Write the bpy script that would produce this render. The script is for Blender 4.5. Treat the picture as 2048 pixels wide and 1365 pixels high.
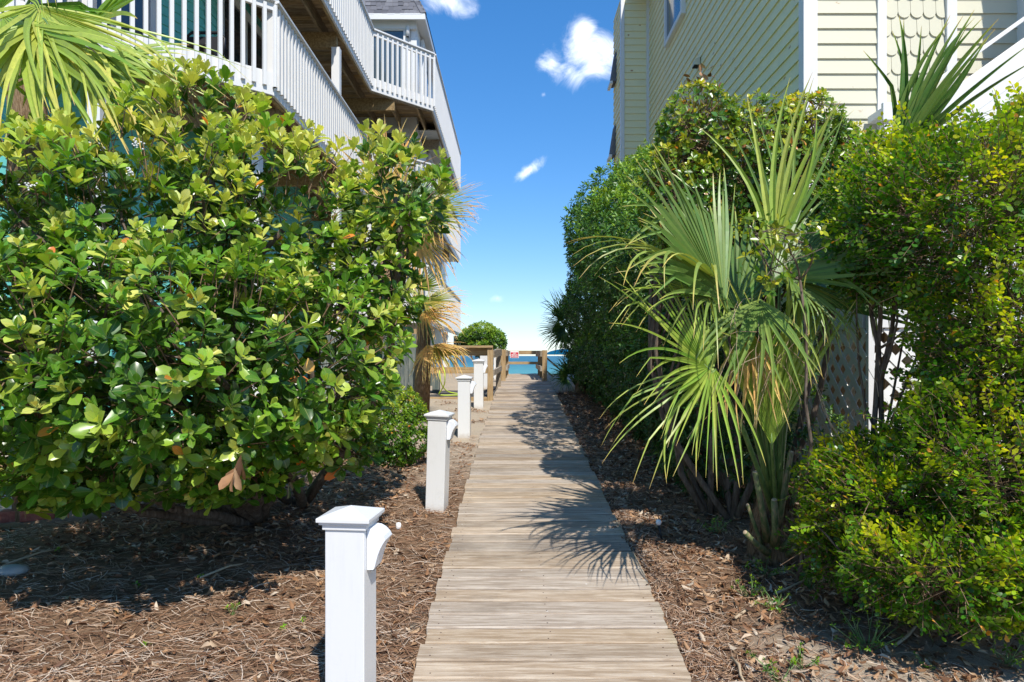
import bpy, bmesh, math, random
import numpy as np
from mathutils import Vector, Matrix, Euler

for o in list(bpy.data.objects): bpy.data.objects.remove(o)
SC = bpy.context.scene
COL = SC.collection
R = math.radians
random.seed(7)
rng = np.random.default_rng(7)

# ------------------------------------------------------------------ camera
ZC = 1.57
FPX = 1365.0
cam = bpy.data.cameras.new("camera")
cam.lens = 24.0; cam.sensor_width = 36.0
cam.shift_y = 29.5/2048
cam.clip_start = 0.05; cam.clip_end = 20000
co = bpy.data.objects.new("camera", cam); COL.objects.link(co)
co.location = (0, 0, ZC); co.rotation_euler = (R(90), 0, 0)
SC.camera = co

# ------------------------------------------------------------------ light
SUN = Vector((0.27, -0.80, 1.0)).normalized()
EL = math.asin(SUN.z); AZ = math.atan2(SUN.x, SUN.y)
sl = bpy.data.lights.new("sun", 'SUN'); sl.energy = 3.3; sl.angle = R(0.5); sl.color = (1, .955, .88)
so = bpy.data.objects.new("sun", sl); COL.objects.link(so)
so.rotation_euler = (-SUN).to_track_quat('-Z', 'Y').to_euler()
so.location = (5, -10, 15)

world = bpy.data.worlds.new("World"); SC.world = world; world.use_nodes = True
wt = world.node_tree; wt.nodes.clear()
def wn(t, **k):
    n = wt.nodes.new(t)
    for a, b in k.items(): setattr(n, a, b)
    return n
wo = wn('ShaderNodeOutputWorld'); bg = wn('ShaderNodeBackground')
sky = wn('ShaderNodeTexSky', sky_type='NISHITA', sun_disc=False)
sky.sun_elevation = EL; sky.sun_rotation = AZ
sky.air_density = 1.0; sky.dust_density = 0.15; sky.ozone_density = 2.2; sky.altitude = 0
hs = wn('ShaderNodeHueSaturation'); hs.inputs['Saturation'].default_value = 1.36; hs.inputs['Value'].default_value = 1.04
skt = wn('ShaderNodeMixRGB', blend_type='MULTIPLY'); skt.inputs[0].default_value = 1; skt.inputs[2].default_value = (.78, .90, 1.14, 1)
wt.links.new(sky.outputs[0], skt.inputs[1]); skg = wn('ShaderNodeGamma'); skg.inputs[1].default_value = .73
wt.links.new(skt.outputs[0], skg.inputs[0]); wt.links.new(skg.outputs[0], hs.inputs['Color'])
tc = wn('ShaderNodeTexCoord')
nz = wn('ShaderNodeTexNoise'); nz.inputs['Scale'].default_value = 17; nz.inputs['Detail'].default_value = 9; nz.inputs['Roughness'].default_value = .66; nz.inputs['Distortion'].default_value = .7
wt.links.new(tc.outputs['Generated'], nz.inputs['Vector'])
nzw = wn('ShaderNodeTexNoise'); nzw.inputs['Scale'].default_value = 9; nzw.inputs['Detail'].default_value = 5
wt.links.new(tc.outputs['Generated'], nzw.inputs['Vector'])
prev = None
# direction towards each small cloud, its angular radius, its strength, its roll
CLOUDS = [(1188, 112, .062, .040, 1.3, 0), (1165, 62, .028, .040, 1.0, 0), (1105, 122, .032, .028, .72, 0), (1140, 145, .045, .030, .8, 0),
          (1057, 342, .042, .015, 1.0, 34), (885, 4, .065, .030, .8, 0), (994, 598, .022, .014, .5, 0), (1087, 190, .008, .008, .5, 0),
          (1310, 330, .08, .03, .7, 10), (500, 240, .10, .05, .9, 0)]
for px, py, rx, rz, st, roll in CLOUDS:
    d = Vector(((px-1024)/FPX, 1, (712-py)/FPX)).normalized()
    sub = wn('ShaderNodeVectorMath', operation='SUBTRACT'); sub.inputs[1].default_value = d
    wt.links.new(tc.outputs['Generated'], sub.inputs[0])
    rot = wn('ShaderNodeVectorRotate', rotation_type='Y_AXIS'); rot.inputs['Angle'].default_value = R(roll)
    wt.links.new(sub.outputs[0], rot.inputs['Vector'])
    mul = wn('ShaderNodeVectorMath', operation='MULTIPLY'); mul.inputs[1].default_value = (1/rx, 1/max(rx, .03), 1/rz)
    wt.links.new(rot.outputs[0], mul.inputs[0])
    ln = wn('ShaderNodeVectorMath', operation='LENGTH'); wt.links.new(mul.outputs[0], ln.inputs[0])
    mr = wn('ShaderNodeMapRange'); mr.inputs[1].default_value = 1.25; mr.inputs[2].default_value = 0.0
    mr.inputs[3].default_value = -.38; mr.inputs[4].default_value = .34*st
    wt.links.new(ln.outputs['Value'], mr.inputs[0])
    if prev is None: prev = mr.outputs[0]
    else:
        mx = wn('ShaderNodeMath', operation='MAXIMUM'); wt.links.new(prev, mx.inputs[0]); wt.links.new(mr.outputs[0], mx.inputs[1]); prev = mx.outputs[0]
ad = wn('ShaderNodeMath', operation='ADD'); wt.links.new(prev, ad.inputs[0]); wt.links.new(nz.outputs[0], ad.inputs[1])
fin = wn('ShaderNodeMapRange'); fin.inputs[1].default_value = .43; fin.inputs[2].default_value = 1.04
fin.interpolation_type = 'SMOOTHSTEP'
wt.links.new(ad.outputs[0], fin.inputs[0])
mixc = wn('ShaderNodeMixRGB'); mixc.inputs[2].default_value = (7.2, 7.4, 7.9, 1)
wt.links.new(fin.outputs[0], mixc.inputs[0]); wt.links.new(hs.outputs[0], mixc.inputs[1])
wt.links.new(mixc.outputs[0], bg.inputs['Color']); bg.inputs['Strength'].default_value = 0.15
wt.links.new(bg.outputs[0], wo.inputs['Surface'])

SC.view_settings.view_transform = 'Standard'; SC.view_settings.look = 'None'
SC.view_settings.exposure = 0.74; SC.view_settings.gamma = 1
SC.render.engine = 'CYCLES'
SC.cycles.max_bounces = 7; SC.cycles.transparent_max_bounces = 8

# ------------------------------------------------------------------ helpers
def P(px, py, D):
    return Vector(((px-1024)/FPX*D, D, ZC-(py-712)/FPX*D))
ROOT = {}
def tag(o, label=None, cat=None, group=None, kind=None):
    if label: o['label'] = label
    if cat: o['category'] = cat
    if group: o['group'] = group
    if kind: o['kind'] = kind
    return o
def thing(name, label, cat, loc=(0, 0, 0), group=None):
    o = bpy.data.objects.new(name, None); COL.objects.link(o)
    o.empty_display_size = .1
    o.location = loc; ROOT[o.name] = Vector(loc)
    return tag(o, label, cat, group)
def link(name, me, m, parent=None):
    if m is not None: me.materials.append(m)
    o = bpy.data.objects.new(name, me); COL.objects.link(o)
    if parent is not None:
        o.parent = parent
        if parent.name in ROOT: o.matrix_parent_inverse = Matrix.Translation(-ROOT[parent.name])
    return o
class MB:
    def __init__(s): s.v = []; s.f = []; s.sm = []
    def add(s, vs, fs, smooth=False):
        b = len(s.v); s.v += [tuple(v) for v in vs]
        s.f += [[i+b for i in f] for f in fs]; s.sm += [smooth]*len(fs); return s
    def box(s, x0, x1, y0, y1, z0, z1, M=None):
        vs = [Vector((x, y, z)) for z in (z0, z1) for x, y in ((x0, y0), (x1, y0), (x1, y1), (x0, y1))]
        if M is not None: vs = [M @ v for v in vs]
        return s.add(vs, [(3, 2, 1, 0), (4, 5, 6, 7), (0, 1, 5, 4), (1, 2, 6, 5), (2, 3, 7, 6), (3, 0, 4, 7)])
    def beam(s, a, b, w, h, up=(0, 0, 1)):
        a = Vector(a); b = Vector(b); d = (b-a); L = d.length; d.normalize()
        side = d.cross(Vector(up)); side.normalize(); u = side.cross(d)
        M = Matrix((side, d, u)).transposed().to_4x4(); M.translation = a
        return s.box(-w/2, w/2, 0, L, -h/2, h/2, M)
    def prism(s, poly, vec):
        n = len(poly); vec = Vector(vec)
        vs = [Vector(p) for p in poly]+[Vector(p)+vec for p in poly]
        fs = [list(range(n))[::-1], list(range(n, 2*n))]+[[i, (i+1) % n, n+(i+1) % n, n+i] for i in range(n)]
        return s.add(vs, fs)
    def tube(s, pts, rad, n=6, caps=True):
        pts = [Vector(p) for p in pts]
        if not hasattr(rad, '__len__'): rad = [rad]*len(pts)
        ref = Vector((.13, .31, .94)); vs = []
        for i, p in enumerate(pts):
            d = (pts[min(i+1, len(pts)-1)]-pts[max(i-1, 0)])
            if d.length < 1e-6: d = Vector((0, 0, 1))
            d.normalize(); a = d.cross(ref)
            if a.length < .05: a = d.cross(Vector((1, 0, 0)))
            a.normalize(); b = d.cross(a)
            for k in range(n):
                t = 2*math.pi*k/n; vs.append(p+(a*math.cos(t)+b*math.sin(t))*rad[i])
        fs = []
        for i in range(len(pts)-1):
            for k in range(n):
                fs.append([i*n+k, i*n+(k+1) % n, (i+1)*n+(k+1) % n, (i+1)*n+k])
        if caps: fs += [list(range(n))[::-1], [(len(pts)-1)*n+k for k in range(n)]]
        return s.add(vs, fs, True)
    def lathe(s, prof, n=16, M=None):
        vs = []
        for r, z in prof:
            for k in range(n):
                t = 2*math.pi*k/n; v = Vector((r*math.cos(t), r*math.sin(t), z)); vs.append(M @ v if M is not None else v)
        fs = [[i*n+k, i*n+(k+1) % n, (i+1)*n+(k+1) % n, (i+1)*n+k] for i in range(len(prof)-1) for k in range(n)]
        fs += [list(range(n))[::-1], [(len(prof)-1)*n+k for k in range(n)]]
        return s.add(vs, fs, True)
    def build(s, name, m, parent=None, bevel=0):
        me = bpy.data.meshes.new(name); me.from_pydata(s.v, [], s.f); me.update()
        me.polygons.foreach_set('use_smooth', s.sm)
        bm = bmesh.new(); bm.from_mesh(me); bmesh.ops.recalc_face_normals(bm, faces=bm.faces)
        if bevel:
            es = [e for e in bm.edges if len(e.link_faces) == 2 and e.calc_face_angle(0) > .6]
            bmesh.ops.bevel(bm, geom=es, offset=bevel, segments=2, affect='EDGES', profile=.5)
        bm.to_mesh(me); bm.free()
        return link(name, me, m, parent)
def mesh_np(name, V, tplF, nt, m, parent=None, tint=None, UV=None, smooth=True):
    """V (N*nv,3); tplF faces of one template of nv verts; N copies"""
    N = nt; nv = len(V)//N
    me = bpy.data.meshes.new(name)
    lt = np.concatenate([np.array(f) for f in tplF]); cnt = np.array([len(f) for f in tplF])
    loops = (lt[None, :]+(np.arange(N)*nv)[:, None]).ravel().astype(np.int32)
    cnts = np.tile(cnt, N); starts = np.concatenate([[0], np.cumsum(cnts)[:-1]]).astype(np.int32)
    me.vertices.add(len(V)); me.vertices.foreach_set('co', V.astype(np.float32).ravel())
    me.loops.add(len(loops)); me.loops.foreach_set('vertex_index', loops)
    me.polygons.add(len(cnts)); me.polygons.foreach_set('loop_start', starts)
    me.polygons.foreach_set('use_smooth', np.full(len(cnts), smooth))
    me.update(calc_edges=True)
    if tint is not None:
        a = me.attributes.new('tint', 'FLOAT', 'POINT'); a.data.foreach_set('value', tint.astype(np.float32))
    if UV is not None:
        u = me.uv_layers.new(name='UVMap'); u.data.foreach_set('uv', UV[loops].astype(np.float32).ravel())
    return link(name, me, m, parent)

# ------------------------------------------------------------------ materials
class NT:
    def __init__(s, name):
        s.m = bpy.data.materials.new(name); s.m.use_nodes = True; s.t = s.m.node_tree; s.t.nodes.clear()
        s.out = s.n('ShaderNodeOutputMaterial')
    def n(s, t, **k):
        x = s.t.nodes.new(t)
        for a, b in k.items(): setattr(x, a, b)
        return x
    def l(s, a, b): s.t.links.new(a, b)
    def setin(s, node, **k):
        for a, b in k.items():
            i = node.inputs[a.replace('_', ' ')]
            if hasattr(b, 'is_linked'): s.l(b, i)
            else: i.default_value = b
    def coord(s, scale=(1, 1, 1), rot=(0, 0, 0), which='Object'):
        c = s.n('ShaderNodeTexCoord'); m = s.n('ShaderNodeMapping'); m.inputs['Scale'].default_value = scale; m.inputs['Rotation'].default_value = rot
        s.l(c.outputs[which], m.inputs[0]); return m.outputs[0]
    def noise(s, vec, scale=5, detail=4, rough=.55, dist=0):
        x = s.n('ShaderNodeTexNoise'); x.inputs['Scale'].default_value = scale; x.inputs['Detail'].default_value = detail
        x.inputs['Roughness'].default_value = rough; x.inputs['Distortion'].default_value = dist
        if vec is not None: s.l(vec, x.inputs['Vector'])
        return x.outputs[0]
    def ramp(s, fac, stops, interp='LINEAR'):
        x = s.n('ShaderNodeValToRGB'); cr = x.color_ramp; cr.interpolation = interp
        while len(cr.elements) < len(stops): cr.elements.new(.5)
        for e, (p, c) in zip(cr.elements, stops): e.position = p; e.color = (*c, 1) if len(c) == 3 else c
        s.l(fac, x.inputs[0]); return x.outputs[0]
    def mix(s, fac, a, b, mode='MIX'):
        x = s.n('ShaderNodeMixRGB', blend_type=mode)
        for i, v in zip((0, 1, 2), (fac, a, b)):
            if hasattr(v, 'is_linked'): s.l(v, x.inputs[i])
            elif i and len(v) == 3: x.inputs[i].default_value = (*v, 1)
            else: x.inputs[i].default_value = v
        return x.outputs[0]
    def math(s, op, a, b=0.0, clamp=False):
        x = s.n('ShaderNodeMath', operation=op, use_clamp=clamp)
        for i, v in zip((0, 1), (a, b)):
            if hasattr(v, 'is_linked'): s.l(v, x.inputs[i])
            else: x.inputs[i].default_value = v
        return x.outputs[0]
    def mr(s, v, a, b, c=0, d=1, smooth=True):
        x = s.n('ShaderNodeMapRange'); x.interpolation_type = 'SMOOTHSTEP' if smooth else 'LINEAR'
        s.l(v, x.inputs[0])
        for i, q in zip((1, 2, 3, 4), (a, b, c, d)): x.inputs[i].default_value = q
        return x.outputs[0]
    def bump(s, h, strength=.3, dist=.01):
        x = s.n('ShaderNodeBump'); x.inputs['Strength'].default_value = strength; x.inputs['Distance'].default_value = dist
        s.l(h, x.inputs['Height']); return x.outputs[0]
    def island(s):
        return s.n('ShaderNodeNewGeometry').outputs['Random Per Island']
    def bsdf(s, color, rough=.6, normal=None, spec=.5, metallic=0, coat=0):
        b = s.n('ShaderNodeBsdfPrincipled')
        if hasattr(color, 'is_linked'): s.l(color, b.inputs['Base Color'])
        else: b.inputs['Base Color'].default_value = (*color, 1)
        if hasattr(rough, 'is_linked'): s.l(rough, b.inputs['Roughness'])
        else: b.inputs['Roughness'].default_value = rough
        b.inputs['Specular IOR Level'].default_value = spec; b.inputs['Metallic'].default_value = metallic
        if normal is not None: s.l(normal, b.inputs['Normal'])
        s.b = b; s.l(b.outputs[0], s.out.inputs[0]); return b

def leaf_mat(name, stops, rough=.38, trans=.26, midrib=0.0, var=.5, spec=.5, gloss=0, pleat=False):
    t = NT(name)
    a = t.n('ShaderNodeAttribute', attribute_name='tint')
    stops = [(p_, tuple(min(.8, x*LEAFGAIN*k_) for x, k_ in zip(c_, (1.36, 1.10, .68)))) for p_, c_ in stops]
    if stops[-2][0] > .85: stops.insert(-1, (.975, stops[-2][1]))
    c = t.ramp(a.outputs['Fac'], stops)
    h = t.n('ShaderNodeHueSaturation'); r = t.island()
    t.l(t.mr(r, 0, 1, 1-var*.6, 1+var*.6, False), h.inputs['Value'])
    t.l(t.mr(t.math('FRACT', t.math('MULTIPLY', r, 7.31)), 0, 1, .485, .515, False), h.inputs['Hue'])
    t.l(c, h.inputs['Color']); c = h.outputs[0]
    uv = t.n('ShaderNodeUVMap').outputs[0]
    if midrib:
        sp = t.n('ShaderNodeSeparateXYZ'); t.l(uv, sp.inputs[0])
        ab = t.math('ABSOLUTE', t.math('SUBTRACT', sp.outputs[0], .5))
        line = t.mr(ab, .0, .05, midrib, 0)
        c = t.mix(line, c, (.32, .36, .12))
        # side veins
        vv = t.math('SUBTRACT', sp.outputs[1], t.math('MULTIPLY', ab, .5))
        wv = t.math('SINE', t.math('MULTIPLY', vv, 75))
        c = t.mix(t.mr(wv, .6, 1, 0, .14), c, (.26, .32, .09))
    if pleat:
        n1 = t.noise(t.coord((1, 1, 1)), 30, 3)
        c = t.mix(t.mr(n1, .35, .7, .0, .3), c, (.20, .24, .07))
    else:
        n1 = t.noise(t.coord((1, 1, 1)), 14, 3)
        c = t.mix(t.mr(n1, .4, .75, 0, .35), c, t.mix(.5, c, (.10, .15, .02)))
    b = t.bsdf(c, rough, None, spec)
    if gloss: b.inputs['Coat Weight'].default_value = gloss; b.inputs['Coat Roughness'].default_value = .25
    tr = t.n('ShaderNodeBsdfTranslucent'); t.l(t.mix(1.0, c, (1.7, 1.6, .7), 'MULTIPLY'), tr.inputs[0])
    ms = t.n('ShaderNodeMixShader'); ms.inputs[0].default_value = trans
    t.l(b.outputs[0], ms.inputs[1]); t.l(tr.outputs[0], ms.inputs[2]); t.l(ms.outputs[0], t.out.inputs[0])
    return t.m

LEAFGAIN = 1.45
M = {}
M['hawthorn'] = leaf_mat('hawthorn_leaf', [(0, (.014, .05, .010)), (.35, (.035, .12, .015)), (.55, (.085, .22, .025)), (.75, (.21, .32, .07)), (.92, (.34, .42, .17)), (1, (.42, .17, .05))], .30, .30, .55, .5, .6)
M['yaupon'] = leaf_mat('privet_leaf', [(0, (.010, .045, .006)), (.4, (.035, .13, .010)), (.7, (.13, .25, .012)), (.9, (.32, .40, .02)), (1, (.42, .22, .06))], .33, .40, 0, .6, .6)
M['viburnum'] = leaf_mat('viburnum_leaf', [(0, (.012, .04, .006)), (.4, (.03, .11, .012)), (.7, (.11, .20, .02)), (.9, (.28, .32, .04)), (1, (.36, .18, .06))], .30, .3, .3, .6, .6)
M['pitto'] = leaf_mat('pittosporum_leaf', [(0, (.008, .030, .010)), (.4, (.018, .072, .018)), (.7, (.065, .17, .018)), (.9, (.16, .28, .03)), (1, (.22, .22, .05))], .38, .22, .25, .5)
M['boxshrub'] = leaf_mat('round_shrub_leaf', [(0, (.010, .04, .006)), (.4, (.035, .11, .012)), (.7, (.10, .20, .02)), (.9, (.2, .28, .04)), (1, (.45, .16, .04))], .36, .3, 0, .6)
M['weed'] = leaf_mat('weed_leaf', [(0, (.03, .10, .01)), (.5, (.10, .26, .02)), (1, (.22, .42, .03))], .45, .35, 0, .4)
M['frond'] = leaf_mat('palm_blade', [(0, (.012, .048, .014)), (.35, (.035, .100, .028)), (.6, (.080, .165, .055)), (.8, (.17, .25, .08)), (1, (.44, .34, .18))], .42, .20, 0, .35, .5, 0, True)
M['frond_bright'] = leaf_mat('bright_palm_blade', [(0, (.03, .10, .012)), (.35, (.06, .17, .02)), (.6, (.15, .26, .06)), (.8, (.26, .34, .11)), (1, (.44, .34, .18))], .42, .22, 0, .35, .5, 0, True)
M['frond_dry'] = leaf_mat('dry_palm_blade', [(0, (.06, .13, .02)), (.35, (.16, .22, .05)), (.6, (.38, .29, .14)), (.8, (.42, .31, .18)), (1, (.50, .40, .28))], .6, .2, 0, .5, .3, 0, True)

def wood(name, c1, c2, grain=(1, 1, 1), rough=.75, var=.35, moss=None, bump=.35, knots=True, isl=True):
    t = NT(name)
    v = t.coord(grain)
    if isl:
        comb = t.n('ShaderNodeVectorMath', operation='ADD'); r = t.island()
        cx = t.n('ShaderNodeCombineXYZ'); t.l(t.math('MULTIPLY', r, 37.0), cx.inputs[0]); t.l(t.math('MULTIPLY', r, 91.0), cx.inputs[1]); t.l(t.math('MULTIPLY', r, 17.0), cx.inputs[2])
        t.l(v, comb.inputs[0]); t.l(cx.outputs[0], comb.inputs[1]); v = comb.outputs[0]
    n1 = t.noise(v, 3.0, 8, .65, .6); n2 = t.noise(v, 14, 4, .6)
    c = t.ramp(n1, [(.25, tuple(x*.66 for x in c1)), (.45, c1), (.62, c2), (.85, tuple(x*.8 for x in c1))])
    c = t.mix(t.mr(n2, .52, .72, 0, .45), c, tuple(x*.52 for x in c1))
    if isl:
        h = t.n('ShaderNodeHueSaturation'); t.l(t.mr(t.island(), 0, 1, 1-var, 1+var*.6, False), h.inputs['Value'])
        t.l(t.mr(t.math('FRACT', t.math('MULTIPLY', t.island(), 5.77)), 0, 1, .75, 1.15, False), h.inputs['Saturation']); t.l(c, h.inputs['Color']); c = h.outputs[0]
    w = t.coord((1, 1, 1))
    if knots:
        n3 = t.noise(w, 2.2, 5, .6)
        c = t.mix(t.mr(n3, .5, .8, 0, .35), c, tuple(min(1, x*1.3) for x in c2)); c = t.mix(t.mr(t.noise(t.coord((.8, 1.6, 1)), 1.7, 6, .7), .52, .75, 0, .45), c, tuple(x*.5 for x in c1))
        vo = t.n('ShaderNodeTexVoronoi'); vo.inputs['Scale'].default_value = 5.5; t.l(w, vo.inputs['Vector'])
        c = t.mix(t.mr(vo.outputs['Distance'], .05, .02, 0, .6), c, (.78, .76, .72))
    if moss:
        sp = t.n('ShaderNodeSeparateXYZ'); t.l(w, sp.inputs[0])
        e = t.math('ADD', t.mr(sp.outputs[0], moss[0], moss[1], 0, 1), t.math('MULTIPLY', t.math('SUBTRACT', t.noise(w, 6, 4), .5), .8))
        c = t.mix(t.mr(e, .45, 1.2, 0, .45), c, (.20, .22, .10))
    t.bsdf(c, rough, t.bump(t.math('ADD', n1, t.math('MULTIPLY', n2, .5)), bump, .004), .25)
    return t.m
M['walk'] = wood('weathered_plank', (.345, .262, .185), (.50, .415, .32), (1.3, 20, 20), .8, .30, (.62, .86))
M['nail'] = NT('nail_head').m; t = NT('rusty_nail'); t.bsdf((.10, .06, .045), .7); M['nail'] = t.m
M['lumber'] = wood('treated_lumber', (.40, .27, .14), (.52, .38, .22), (12, 12, 1.2), .75, .25, None, .3, False)
M['lumber_h'] = wood('treated_rail', (.40, .27, .14), (.52, .38, .22), (1.2, 12, 12), .75, .25, None, .3, False)
M['lumber_y'] = wood('treated_rail_along', (.30, .24, .17), (.44, .36, .27), (12, 1.2, 12), .75, .25, None, .3, False)
M['greywood'] = wood('grey_weathered_board', (.12, .15, .14), (.26, .27, .23), (10, 10, .9), .85, .3, None, .4, False)
M['joist'] = wood('brown_joist', (.30, .21, .11), (.46, .34, .19), (8, 1.0, 8), .85, .3, None, .3, False)
M['deckunder'] = wood('deck_underside_board', (.28, .19, .09), (.44, .34, .20), (1.2, 9, 9), .85, .4, None, .3, False)
M['darkdeck'] = wood('dark_platform_board', (.10, .095, .09), (.2, .18, .16), (1.5, 12, 12), .85, .3, None, .3, False)

def painted(name, col, rough=.45, dirt=.12, dcol=(.45, .45, .38), rust=False, bump=.05, grain=(1, 1, 1), soft=0):
    t = NT(name); w = t.coord(grain)
    n = t.noise(w, 3.5, 6, .6); n2 = t.noise(w, 22, 4, .6)
    c = t.mix(t.mr(n, .45, .8, 0, dirt), col, dcol)
    c = t.mix(t.mr(n2, .5, .8, 0, dirt*.8), c, tuple(x*.8 for x in dcol))
    if rust:
        vo = t.n('ShaderNodeTexVoronoi'); vo.inputs['Scale'].default_value = 2.6; t.l(t.coord((1, 1, 1.9)), vo.inputs['Vector'])
        f = t.math('MULTIPLY', t.mr(vo.outputs['Distance'], .12, .04, 0, 1), t.mr(n2, .44, .54, 0, 1))
        c = t.mix(f, c, (.33, .13, .03))
        vo = t.n('ShaderNodeTexVoronoi'); vo.inputs['Scale'].default_value = 7.5; t.l(t.coord((1, 1, 1)), vo.inputs['Vector'])
        f = t.mr(vo.outputs['Distance'], .05, .025, 0, .7); c = t.mix(f, c, (.42, .26, .12))
    t.bsdf(c, rough, t.bump(n2, bump, .003), .4); return t.m
M['white'] = painted('white_paint', (.70, .695, .68), .42, .12)
M['vinyl'] = painted('white_vinyl', (.70, .695, .68), .36, .05, (.6, .6, .56), False, .03)
t = NT('post_vinyl'); g_ = t.n('ShaderNodeTexCoord').outputs['Generated']; sp = t.n('ShaderNodeSeparateXYZ'); t.l(g_, sp.inputs[0])
n = t.noise(t.coord((1, 1, 1)), 9, 6, .65); n2 = t.noise(t.coord((9, 9, .8)), 6, 4)
f = t.math('MULTIPLY', t.mr(t.math('ADD', sp.outputs[2], t.math('MULTIPLY', n, .16)), .22, .06, 0, .75), 1.0)
c = t.mix(f, (.70, .695, .68), (.40, .32, .24)); c = t.mix(t.mr(n2, .5, .8, 0, .16), c, (.50, .50, .46)); c = t.mix(t.mr(n, .56, .7, 0, .10), c, (.45, .44, .38))
t.bsdf(c, .38, t.bump(n2, .06, .002), .45); M['postvinyl'] = t.m
M['yellow'] = painted('shade_lifted_siding', (.82, .755, .47), .55, .14, (.52, .5, .28), True, .12)  # house siding coloured lighter and yellower, offsetting shade on the side wall
M['siding_toned'] = painted('sun_toned_siding', (.58, .555, .42), .55, .10, (.6, .58, .4), True, .1)  # same siding coloured darker and less yellow, offsetting full sun on the front
M['teal'] = painted('teal_siding', (.16, .56, .50), .5, .12, (.2, .45, .4))
M['soffit'] = painted('grey_soffit', (.50, .50, .46), .5, .1)
M['lattice'] = painted('white_lattice', (.78, .77, .73), .5, .14)
M['fixture'] = painted('fixture_white', (.78, .80, .83), .3, .04)
M['black'] = painted('black_plastic', (.015, .015, .017), .45, .1, (.05, .05, .05))
M['turq'] = painted('turquoise_fabric', (.05, .62, .68), .7, .1, (.1, .5, .55))
M['hose'] = painted('lime_hose', (.52, .66, .05), .4, .1, (.4, .5, .05))
M['bulb'] = painted('white_globe', (.8, .8, .8), .25, .05)
M['red'] = painted('red_sign', (.58, .03, .05), .4, .08, (.4, .05, .05))
M['signwhite'] = painted('white_sign', (.82, .80, .80), .4, .04)
t = NT('window_glass'); t.bsdf((.055, .085, .11), .05, None, .9); M['glass'] = t.m
t = NT('dark_glass'); t.bsdf((.03, .035, .04), .06, None, .7); M['darkglass'] = t.m
t = NT('roof_shingle'); v = t.coord((1, 1, 1)); n = t.noise(v, 40, 3)
r = t.island(); c = t.ramp(r, [(0, (.085, .088, .10)), (.5, (.15, .15, .165)), (1, (.22, .22, .235))]); c = t.mix(t.mr(n, .3, .7, 0, .5), c, (.12, .12, .135)); t.bsdf(c, .9, t.bump(n, .5, .004), .2); M['shingle'] = t.m
t = NT('concrete'); v = t.coord((1, 1, 1)); n = t.noise(v, 4, 8, .65); c = t.ramp(n, [(.3, (.26, .28, .28)), (.6, (.42, .42, .39)), (.8, (.5, .48, .42))]); t.bsdf(c, .9, t.bump(n, .4, .01), .2); M['concrete'] = t.m
t = NT('brick'); v = t.coord((1, 1, 1)); n = t.noise(v, 30, 5); c = t.ramp(n, [(.3, (.20, .06, .045)), (.7, (.34, .13, .10))]); t.bsdf(c, .9, t.bump(n, .5, .004), .2); M['brick'] = t.m
t = NT('bark'); v = t.coord((6, 6, 1.4)); n = t.noise(v, 6, 7, .65); c = t.ramp(n, [(.3, (.06, .042, .03)), (.55, (.17, .13, .10)), (.8, (.30, .26, .21))]); t.bsdf(c, .9, t.bump(n, .8, .008), .2); M['bark'] = t.m
t = NT('red_twig'); v = t.coord((1, 1, 1)); n = t.noise(v, 30, 3); c = t.ramp(n, [(.3, (.13, .08, .045)), (.7, (.32, .21, .13))]); t.bsdf(c, .7, None, .3); M['twig'] = t.m
t = NT('palm_fibre'); v = t.coord((18, 18, 2)); n = t.noise(v, 6, 7, .7); c = t.ramp(n, [(.3, (.09, .055, .03)), (.5, (.24, .155, .09)), (.75, (.46, .34, .22))]); t.bsdf(c, .95, t.bump(n, 1, .02), .1); M['fibre'] = t.m
t = NT('petiole'); v = t.coord((8, 8, 2)); n = t.noise(v, 5, 4); c = t.ramp(n, [(.3, (.08, .16, .04)), (.7, (.20, .30, .09))]); t.bsdf(c, .45, None, .4); M['petiole'] = t.m
t = NT('cut_petiole'); v = t.coord((8, 8, 3)); n = t.noise(v, 5, 5); c = t.ramp(n, [(.3, (.06, .11, .035)), (.5, (.15, .18, .075)), (.66, (.33, .24, .14))]); t.bsdf(c, .6, None, .3); M['boot'] = t.m
t = NT('dead_straw'); r = t.island(); c = t.ramp(r, [(0, (.12, .058, .034)), (.35, (.29, .16, .09)), (.7, (.44, .30, .20)), (1, (.60, .50, .40))]); t.bsdf(c, .85, None, .2); M['straw'] = t.m
t = NT('brown_leaf'); r = t.island(); v = t.coord((1, 1, 1)); n = t.noise(v, 25, 4)
c = t.ramp(r, [(0, (.09, .045, .025)), (.3, (.20, .095, .045)), (.6, (.34, .18, .085)), (.85, (.46, .30, .17)), (1, (.58, .48, .36))]); c = t.mix(t.mr(n, .4, .7, 0, .4), c, (.13, .065, .035)); t.bsdf(c, .65, None, .35); M['deadleaf'] = t.m
t = NT('palm_strip'); r = t.island(); c = t.ramp(r, [(0, (.36, .24, .12)), (1, (.52, .42, .30))]); t.bsdf(c, .7, None, .3); M['strip'] = t.m

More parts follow.
